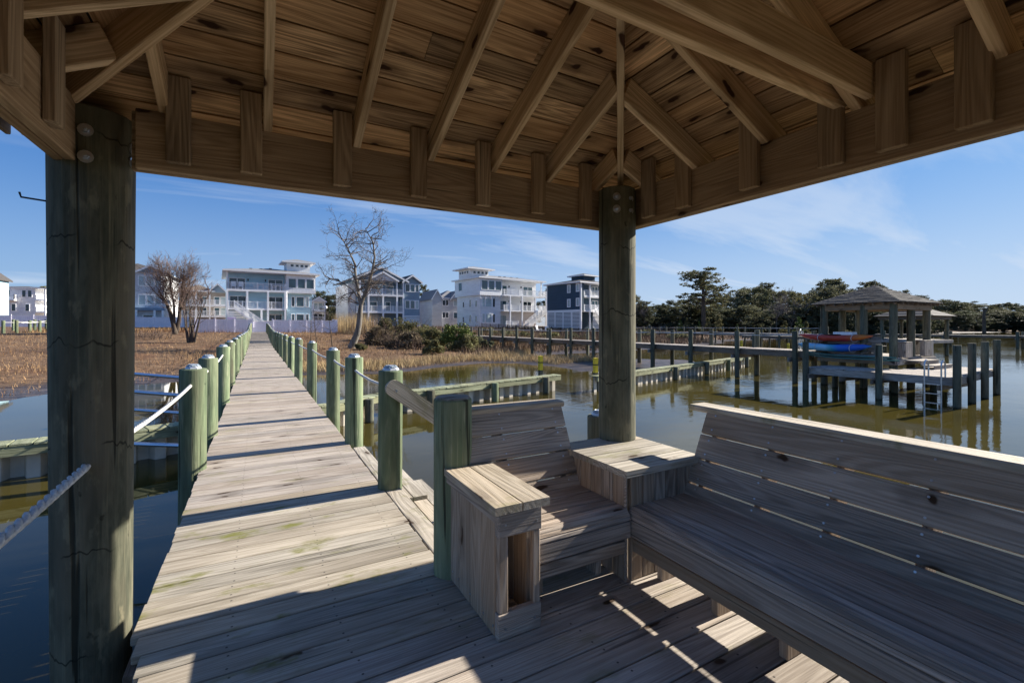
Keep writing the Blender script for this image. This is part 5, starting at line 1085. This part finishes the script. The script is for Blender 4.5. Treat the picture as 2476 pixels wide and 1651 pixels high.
# aluminium rails beside the left edge
t_ = thing('aluminium_rails', (-1.6, 5.6, 0), label='four silver aluminium rails between the large post and the first left piling', cat='railing')
for (u0, v0, w0), (u1, v1, w1), r in (((290,901,5.9),(462,915,5.9),.022),((290,944,5.9),(462,958,5.9),.026),((290,988,5.9),(462,1000,5.9),.022),((290,1072,5.9),(462,1078,5.9),.026)):
    a = at(u0, w0); b_ = at(u1, w1); a.z = EYE-(v0-788)/1108*w0; b_.z = EYE-(v1-788)/1108*w1; obj('rail', MB().tube([a, b_], r, 10), M_alu, t_, Matrix()); 
for u in (282, 468):
    a = at(u, 5.92); obj('upright', MB().tube([(a.x, a.y, -1.5), (a.x, a.y, .82)], .03, 10), M_alu, t_, Matrix())

# stairs down to the water on the right
t_ = thing('water_steps', (1.05, 3.9, -.2), label='weathered timber steps going down to the water right of the boardwalk', cat='steps')
for i, (x0, y0, y1, z) in enumerate(((1.06, 4.02, 4.95, -.17), (1.30, 3.35, 4.95, -.34), (1.55, 3.35, 4.95, -.51), (1.80, 3.35, 4.95, -.68), (2.05, 3.35, 4.95, -.85))):
    for k in range(2): board('tread', (x0+.07+.14*k, y0, z-.02), (x0+.07+.14*k, y1, z-.02), (0,0,1), .135, .04, M_boxtop, t_)
for y in (3.42, 4.88): board('stringer', (1.05, y, -.28), (2.4, y, -1.2), (0,1,0), .26, .04, M_box, t_)
t_ = thing('step_handrail', (.97, 3.78, .84), label='pale handrail board sloping down from the third piling beside the water steps', cat='handrail')
a = Vector((.97, 3.815, .845)); b_ = Vector((2.35, 3.815, -.155)); d_ = (b_-a).normalized(); nrm = Vector((-d_.z, 0, d_.x)); nrm = nrm if nrm.z > 0 else -nrm; m = []
for k in range(9): q = PI/2+PI*k/8; m.append(a+(d_*math.cos(q)+nrm*math.sin(q))*.069)
m += [b_-nrm*.069, b_+nrm*.069]; poly_board('rail_board', m, (0, -.04, 0), M_boxtop, t_, d_)
obj('bolt', MB().tube([(.985, 3.773, .825), (.985, 3.767, .825)], .012, 8), M_galv, t_, Matrix())

# ------------------------------------------------------------------ gazebo
GX0, GX1, GY0, GY1 = -.665, 2.26, -.74, 2.50; PX, PY = (GX0+GX1)/2, (GY0+GY1)/2
ZB0, ZB1 = 2.04, 2.297; ZU = 2.45; SF, SS = .43, .43*(GY1-PY)/((GX1-GX0)/2); ZPK = ZU+SF*(GY1-PY)
gz_ = thing('gazebo', (PX, PY, 0), label='open timber gazebo with hipped plank roof over the viewer', cat='gazebo')
def gpost(x, y, r, z0, z1, label, taper=0):
    t2 = obj('post', smooth(pile_geo(r, z0, z1, 40, .018, taper).mesh('post')), M_bigpile, gz_, Matrix.Translation((x, y, 0)), label=label); return t2
pL = gpost(-.645, 2.66, .148, -2.2, 2.27, 'large dark weathered round post at the left', -.17)
pC = gpost(2.13, 2.39, .123, -2.2, 2.27, 'round post at the corner behind the corner box')
pR = gpost(2.165, -.67, .125, -2.2, 2.27, None); pB = gpost(-.6, -.67, .125, -2.2, 2.27, None)
def bolt(par, p, d):
    p = Vector(p); d = Vector(d).normalized(); obj('washer', MB().tube([p, p+d*.006], .026, 14), M_galv, par, Matrix()); obj('nut', MB().tube([p+d*.0065, p+d*.022], .013, 6), M_galv, par, Matrix()); obj('bolt_end', MB().tube([p+d*.0225, p+d*.036], .007, 8), M_galv, par, Matrix())
for z in (2.17, 2.06): bolt(pL, (-.645+.012, 2.66-.147, z), (.1, -1, 0))
for z in (2.15, 2.09): bolt(pL, (-.502, 2.62, z), (1, -.3, 0))
for dx_, z in ((-.05, 2.2), (.06, 2.2), (-.05, 2.12), (.06, 2.12)): bolt(pC, (2.13+dx_-.05, 2.39-.108, z), (-.3, -1, 0))
obj('hook', MB().tube([(-.76, 2.62, 1.88), (-.87, 2.65, 1.895), (-.875, 2.65, 1.915)], .004, 6), M_iron, pL, Matrix())
UPZ = (0, 0, 1)
for name, a, b_, up in (('beam', (-.47, GY1+.02, 0), (GX1+.08, GY1+.02, 0), (0,1,0)), ('beam', (-.49, GY1+.061, 0), (GX1+.08, GY1+.061, 0), (0,1,0)), ('beam', (GX1+.02, GY0+.003, 0), (GX1+.02, GY1-.003, 0), (1,0,0)), ('beam', (GX1+.061, GY0, 0), (GX1+.061, GY1-.003, 0), (1,0,0)), ('beam', (GX0-.02, GY0, 0), (GX0-.02, GY1+.05, 0), (1,0,0)), ('beam', (GX0-.061, GY0, 0), (GX0-.061, GY1+.05, 0), (1,0,0)), ('beam', (GX0-.08, GY0-.02, 0), (GX1+.08, GY0-.02, 0), (0,1,0))):
    zc = (ZB0+ZB1)/2; board(name, (a[0], a[1], zc), (b_[0], b_[1], zc), up, ZB1-ZB0, .038, M_beam, gz_)
# blocks nailed beside each rafter
def fz(y): return ZU+SF*(GY1-y)
def sz_(x): return ZU+SS*(GX1-x)
for x in (-.315, -.036, .37, .77, 1.165, 1.555, 1.93): board('rafter_block', (x, GY1-.021, 2.075), (x, GY1-.021, 2.452), (0,1,0), .09, .038, M_beam, gz_)
for y in (2.21, 1.93, 1.50, 1.11, .885, .64, .24, -.16): board('rafter_block', (GX1-.021, y, 2.075), (GX1-.021, y, 2.452), (1,0,0), .10, .038, M_beam, gz_)
for y in (2.22, 1.88, 1.48, 1.08, .68, .28): board('rafter_block', (GX0+.021, y, 2.075), (GX0+.021, y, 2.452), (1,0,0), .09, .038, M_beam, gz_)
# rafters: underside meets the inner top edge of the beam; top touches the roof boards
RD = .14
def frafter(x, front=True):
    q = (GX1-x)/(GX1-PX) if x > PX else (x-GX0)/(PX-GX0); q = min(q, .985); yh = GY1-(GY1-PY)*q+.03
    k = math.sqrt(1+SF*SF); dz = RD*k/2+.002
    a = (x, GY1+.26, fz(GY1+.26)-dz); b_ = (x, yh, fz(yh)-dz)
    if not front: a = (a[0], 2*PY-a[1], a[2]); b_ = (b_[0], 2*PY-b_[1], b_[2])
    board('rafter', a, b_, (1,0,0), RD, .038, M_raft, gz_)
for x in (-.37, .033, .445, .85, 1.245, 1.65, 2.045): frafter(x); frafter(x, False)
def srafter(y, right=True):
    q = (GY1-y)/(GY1-PY) if y > PY else (y-GY0)/(PY-GY0); q = min(q, .985); xh = GX1-(GX1-PX)*q+.03
    dz = RD*math.sqrt(1+SS*SS)/2+.002; a = (GX1+.26, y, sz_(GX1+.26)-dz); b_ = (xh, y, sz_(xh)-dz)
    if not right: a = (2*PX-a[0], y, a[2]); b_ = (2*PX-b_[0], y, b_[2])
    board('rafter', a, b_, (0,1,0), RD, .038, M_raft, gz_)
for y in (2.28, 1.865, 1.43, 1.02, .58, .20, -.2): srafter(y)
for y in (2.29, 1.95, 1.55, 1.15, .75, .3, -.2): srafter(y, False)
for sx in (0, 1):
    for sy in (0, 1):
        c = Vector((GX1 if sx else GX0, GY1 if sy else GY0, ZU)); p = Vector((PX, PY, ZPK)); dn = Vector((0,0,-.085)); e = (c-p); side = Vector((e.y, -e.x, 0)).normalized()
        board('hip_rafter', p+dn+e*.012, c+e*.16+dn, side, .165, .038, M_raft, gz_)
for y in (1.075, .965): board('tie_beam', (GX1-.012, y, 2.385), (GX0+.012, y, 2.385), (0,1,0), .14, .038, M_raft, gz_)
obj('king_block', MB().box(PX-.05, PX+.05, PY-.05, PY+.05, ZPK-.32, ZPK-.02), M_raft, gz_, Matrix())
# roof boards, row by row, cut along the hips; every board its own piece
OV = .29; PITR = .148
def roof_plane(o, ex, half, run, slope, out):
    """o eave centre on plan (at beam line), ex along the eave, out outward normal"""
    o = Vector(o); ex = Vector(ex); out = Vector(out); k = math.sqrt(1+slope*slope); up = Vector((0,0,1)); L = run*k; Lo = OV*k; n = int((L+Lo)/PITR)+1
    nrm = (up+out*slope).normalized()
    def pt(u_, s_):                                               # s_ slope distance above the beam line (negative = overhang)
        d_ = s_/k; return o+ex*u_-out*d_+up*(ZU+slope*d_)
    for i in range(n):
        s0 = -Lo+i*PITR+.004; s1 = min(-Lo+(i+1)*PITR-.004, L-.004)
        if s1-s0 < .02: continue
        h0 = half*(1-s0/L); h1 = half*(1-s1/L); cuts = [-1, 1]
        if h0 > .7 and random.random() < .35: cuts = [-1, random.uniform(-.5, .5), 1]
        for c0, c1 in zip(cuts, cuts[1:]):
            a0 = -h0 if c0 == -1 else c0*h0; a1 = -h1 if c0 == -1 else c0*h0; b0 = h0 if c1 == 1 else c1*h0-.002; b1 = h1 if c1 == 1 else c1*h0-.002
            if b1-a1 < .002: b1 = a1 = (a1+b1)/2
            tw = random.uniform(0, .003)
            poly_board('roof_board', [pt(a0, s0)+nrm*tw, pt(b0, s0)+nrm*tw, pt(b1, s1), pt(a1, s1)], nrm*.02, M_roof, gz_, ex)
    return pt, nrm, L, Lo
roof_planes = [((PX, GY1, 0), (1,0,0), (GX1-GX0)/2, GY1-PY, SF, (0,1,0)), ((GX1, PY, 0), (0,-1,0), (GY1-GY0)/2, (GX1-GX0)/2, SS, (1,0,0)), ((GX0, PY, 0), (0,1,0), (GY1-GY0)/2, (GX1-GX0)/2, SS, (-1,0,0)), ((PX, GY0, 0), (-1,0,0), (GX1-GX0)/2, GY1-PY, SF, (0,-1,0))]
for args in roof_planes:
    pt, nrm, L, Lo = roof_plane(*args); m = MB(); hf = args[2]; h0 = hf*(1+Lo/L)
    m.prism([pt(-h0-.02, -Lo-.02)+nrm*.028, pt(h0+.02, -Lo-.02)+nrm*.028, pt(0, L)+nrm*.028], nrm*.03); obj('sun_blocking_cover', m, M_shingle, gz_, Matrix())  # plain unseen cover sheet, added to keep sun from leaking through the board gaps
    a = pt(-h0, -Lo); b_ = pt(h0, -Lo); out = Vector(args[5]); board('fascia', a+out*.012+Vector((0,0,-.05)), b_+out*.012+Vector((0,0,-.05)), out, .13, .02, M_dockdk, gz_)

# gazebo floor
t_ = thing('gazebo_floor', (PX, 1, 0), label='weathered plank floor of the gazebo', cat='floor', kind='structure')
y = 2.40
while y > -1.2:
    y -= PIT; board('deck_board', (xl(y+PIT/2)+random.uniform(-.003,.003), y+PIT/2, -.019), (2.60, y+PIT/2, -.019), (0,0,1), PIT-.008, .038, M_deckmoss if y > 1.9 else M_deck, t_, wob=.005)
for x in (-.38, .3, 1.1, 1.9, 2.55): board('joist', (x, -1.2, -.16), (x, 2.36, -.16), (1,0,0), .235, .045, M_dockdk, t_)
board('rim_joist', (1.05, 2.43, -.16), (2.6, 2.43, -.16), (0,1,0), .235, .045, M_dockdk, t_)

# short green post at the gazebo entrance, little pile outside the corner
t_ = thing('entrance_post', (.945, 2.405, 0), label='short thick green post at the gazebo entrance beside the armrest box', cat='post')
obj('pile', smooth(pile_geo(.107, -2.0, .945, 34, .015).mesh('pile')), M_gpile, t_); obj('pile_top', MB().lathe([(.098,.958),(.09,.9665),(.0,.969)], 30), M_boxtop, t_)
t_ = thing('mooring_post', (2.50, 3.02, 0), label='low piling with a metal cap in the water just behind the corner box', cat='post'); obj('pile', smooth(pile_geo(.10, -2.0, .60, 22).mesh('pile')), M_wpile, t_); solar_cap(t_, WM[t_] @ Matrix.Translation((0,0,.612)))

# ------------------------------------------------------------------ benches
def screw(m, p, nrm): p = Vector(p); nrm = Vector(nrm).normalized(); m.tube([p, p+nrm*.0025], .0052, 6)
SEATZ = .40; RAILZ = .875
def bench(name, label, org, ex, ey, L, frames, capext=(0,0), bext=(0,0)):
    """org: seat front corner on plan, ex along the bench, ey from the front to the back"""
    o = Vector((*org, 0)); ex = Vector((*ex, 0)); ey = Vector((*ey, 0)); up = Vector((0,0,1)); t_ = thing(name, o, label=label, cat='bench', group='built-in gazebo benches')
    def P(a, b, c): return o+ex*a+ey*b+up*c
    def bd(nm, b, c, nrm, w_, th, mat=M_bench, a0=0.0, a1=None): return board(nm, P(a0, b, c), P(L if a1 is None else a1, b, c), nrm, w_, th, mat, t_)
    sc = MB()
    # seat: two wide boards then narrow strips rolling over the front
    bd('seat_board', .392, SEATZ-.019, up, .128, .038); bd('seat_board', .253, SEATZ-.019, up, .128, .038); bd('seat_board', .146, SEATZ-.019, up, .064, .038); bd('seat_board', .083, SEATZ-.020, up, .042, .038)
    R = .055; n = 4
    for k in range(n):
        a = (k+.5)/n*PI/2; c, s_ = math.cos(a), math.sin(a); rr = R-.012
        bd('seat_strip', .055-rr*s_, SEATZ-R+rr*c, up*c-ey*s_, .0205, .024)
    bd('front_board', .018, SEATZ-R-.048, ey*-1, .088, .036)
    bd('front_rail', .060, .188, ey*-1, .066, .038, M_box)
    for f in frames:
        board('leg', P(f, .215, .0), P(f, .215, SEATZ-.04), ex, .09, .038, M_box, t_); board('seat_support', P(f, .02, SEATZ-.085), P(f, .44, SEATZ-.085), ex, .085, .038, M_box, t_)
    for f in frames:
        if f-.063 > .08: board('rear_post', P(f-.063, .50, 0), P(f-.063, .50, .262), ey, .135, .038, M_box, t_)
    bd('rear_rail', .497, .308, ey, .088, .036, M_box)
    # leaning back of four boards with gaps
    b0, z0 = .462, SEATZ+.02; b1, z1 = .655, RAILZ-.02; ln = Vector((0,0,0))+ey*(b1-b0)+up*(z1-z0); Ls = ln.length; d = ln/Ls; nrm = (ey*-(z1-z0)+up*(b1-b0)).normalized()
    base = P(0, b0, z0); ws = [.112, .136, .136, .141]; s_ = -.078
    for i, w_ in enumerate(ws):
        c = base+d*(s_+w_/2); board('back_board', c-ex*bext[0], c+ex*(L+bext[1]), nrm, w_, .036, M_bench, t_); 
        for f in frames:
            for dd in (-.3, .3): screw(sc, c+ex*f+d*(w_*dd)+nrm*.0182, nrm)
        s_ += w_+.009
    for f in frames: c = base+ex*f-nrm*.063; board('back_brace', c-d*.42, c+d*(Ls-.01), ex, .085, .038, M_box, t_)
    board('cap_rail', P(-capext[0], b1+.045, RAILZ-.017), P(L+capext[1], b1+.045, RAILZ-.017), up, .142, .036, M_boxtop, t_, c=.008)
    obj('screws', sc, M_galv, t_, Matrix(), kind='stuff'); return t_
bench('front_bench', 'short weathered bench between the armrest box and the corner box', (1.125, 1.80), (1,0), (0,1), .575, (.12, .50), (.17, .025), (.16, .0))
bench('long_bench', 'long weathered bench with slatted leaning back along the right side', (1.705, 1.838), (0,-1), (1,0), 2.65, (.067, .406, .729, 1.06, 1.40, 1.74, 2.1, 2.45), (.13, .0))
# the front bench back reaches past its seat on both ends: widen behind the boxes
def box_wall(t_, p0, p1, z0, z1, nrm, mat, wd=.10, th=.03, lean=0):
    p0 = Vector((*p0, 0)); p1 = Vector((*p1, 0)); L = (p1-p0).length; n = max(1, round(L/wd)); e = (p1-p0)/L
    for k in range(n):
        c = p0+e*(L*(k+.5)/n); board('side_board', c+Vector((0,0,z0)), c+Vector((0,0,z1)), nrm, L/n-.003-random.uniform(0,.002), th, mat, t_, wob=.002)
# corner box: planked sides, three lid boards, holds the corner post
t_ = thing('corner_box', (1.7, 1.84, 0), label='square planked corner box with a sunlit board lid in front of the corner post', cat='box')
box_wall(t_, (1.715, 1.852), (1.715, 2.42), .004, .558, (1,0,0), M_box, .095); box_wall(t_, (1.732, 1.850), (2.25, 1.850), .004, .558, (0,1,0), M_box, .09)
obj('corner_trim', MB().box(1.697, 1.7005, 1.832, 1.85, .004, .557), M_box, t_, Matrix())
n = 4
for k in range(n):
    y0 = 1.80+.645*k/n; x1 = 2.27-.0*k
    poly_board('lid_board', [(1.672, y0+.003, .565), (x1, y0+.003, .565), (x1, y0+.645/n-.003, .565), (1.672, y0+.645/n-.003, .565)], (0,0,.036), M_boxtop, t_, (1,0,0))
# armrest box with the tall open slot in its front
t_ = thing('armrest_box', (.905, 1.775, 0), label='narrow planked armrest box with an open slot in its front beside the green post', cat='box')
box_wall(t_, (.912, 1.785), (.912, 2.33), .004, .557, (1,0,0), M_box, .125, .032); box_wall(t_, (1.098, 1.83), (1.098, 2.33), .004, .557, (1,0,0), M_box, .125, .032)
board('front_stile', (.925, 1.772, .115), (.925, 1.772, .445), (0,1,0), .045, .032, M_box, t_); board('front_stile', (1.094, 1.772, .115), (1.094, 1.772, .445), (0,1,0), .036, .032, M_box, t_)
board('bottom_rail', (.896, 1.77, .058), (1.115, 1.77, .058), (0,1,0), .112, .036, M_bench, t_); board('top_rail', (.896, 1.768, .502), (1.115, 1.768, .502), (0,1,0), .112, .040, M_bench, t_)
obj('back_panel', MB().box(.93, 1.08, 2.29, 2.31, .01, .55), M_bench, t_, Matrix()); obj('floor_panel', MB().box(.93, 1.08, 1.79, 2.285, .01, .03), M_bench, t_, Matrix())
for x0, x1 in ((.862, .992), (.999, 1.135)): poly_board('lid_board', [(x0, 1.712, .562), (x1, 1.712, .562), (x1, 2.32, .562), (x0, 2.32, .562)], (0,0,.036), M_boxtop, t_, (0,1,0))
board('side_trim', (.882, 1.715, .541), (.882, 2.31, .541), (1,0,0), .036, .024, M_box, t_)
sc = MB()
for y, z in ((1.80,.05),(1.9,.05),(2.05,.06),(2.2,.06),(2.28,.06)): screw(sc, (.8955, y, z), (-1,0,0))
for x, z in ((.93,.05),(1.08,.06),(.93,.50),(1.09,.49)): screw(sc, (x, 1.7485, z), (0,-1,0))
obj('screws', sc, M_galv, t_, Matrix(), kind='stuff')
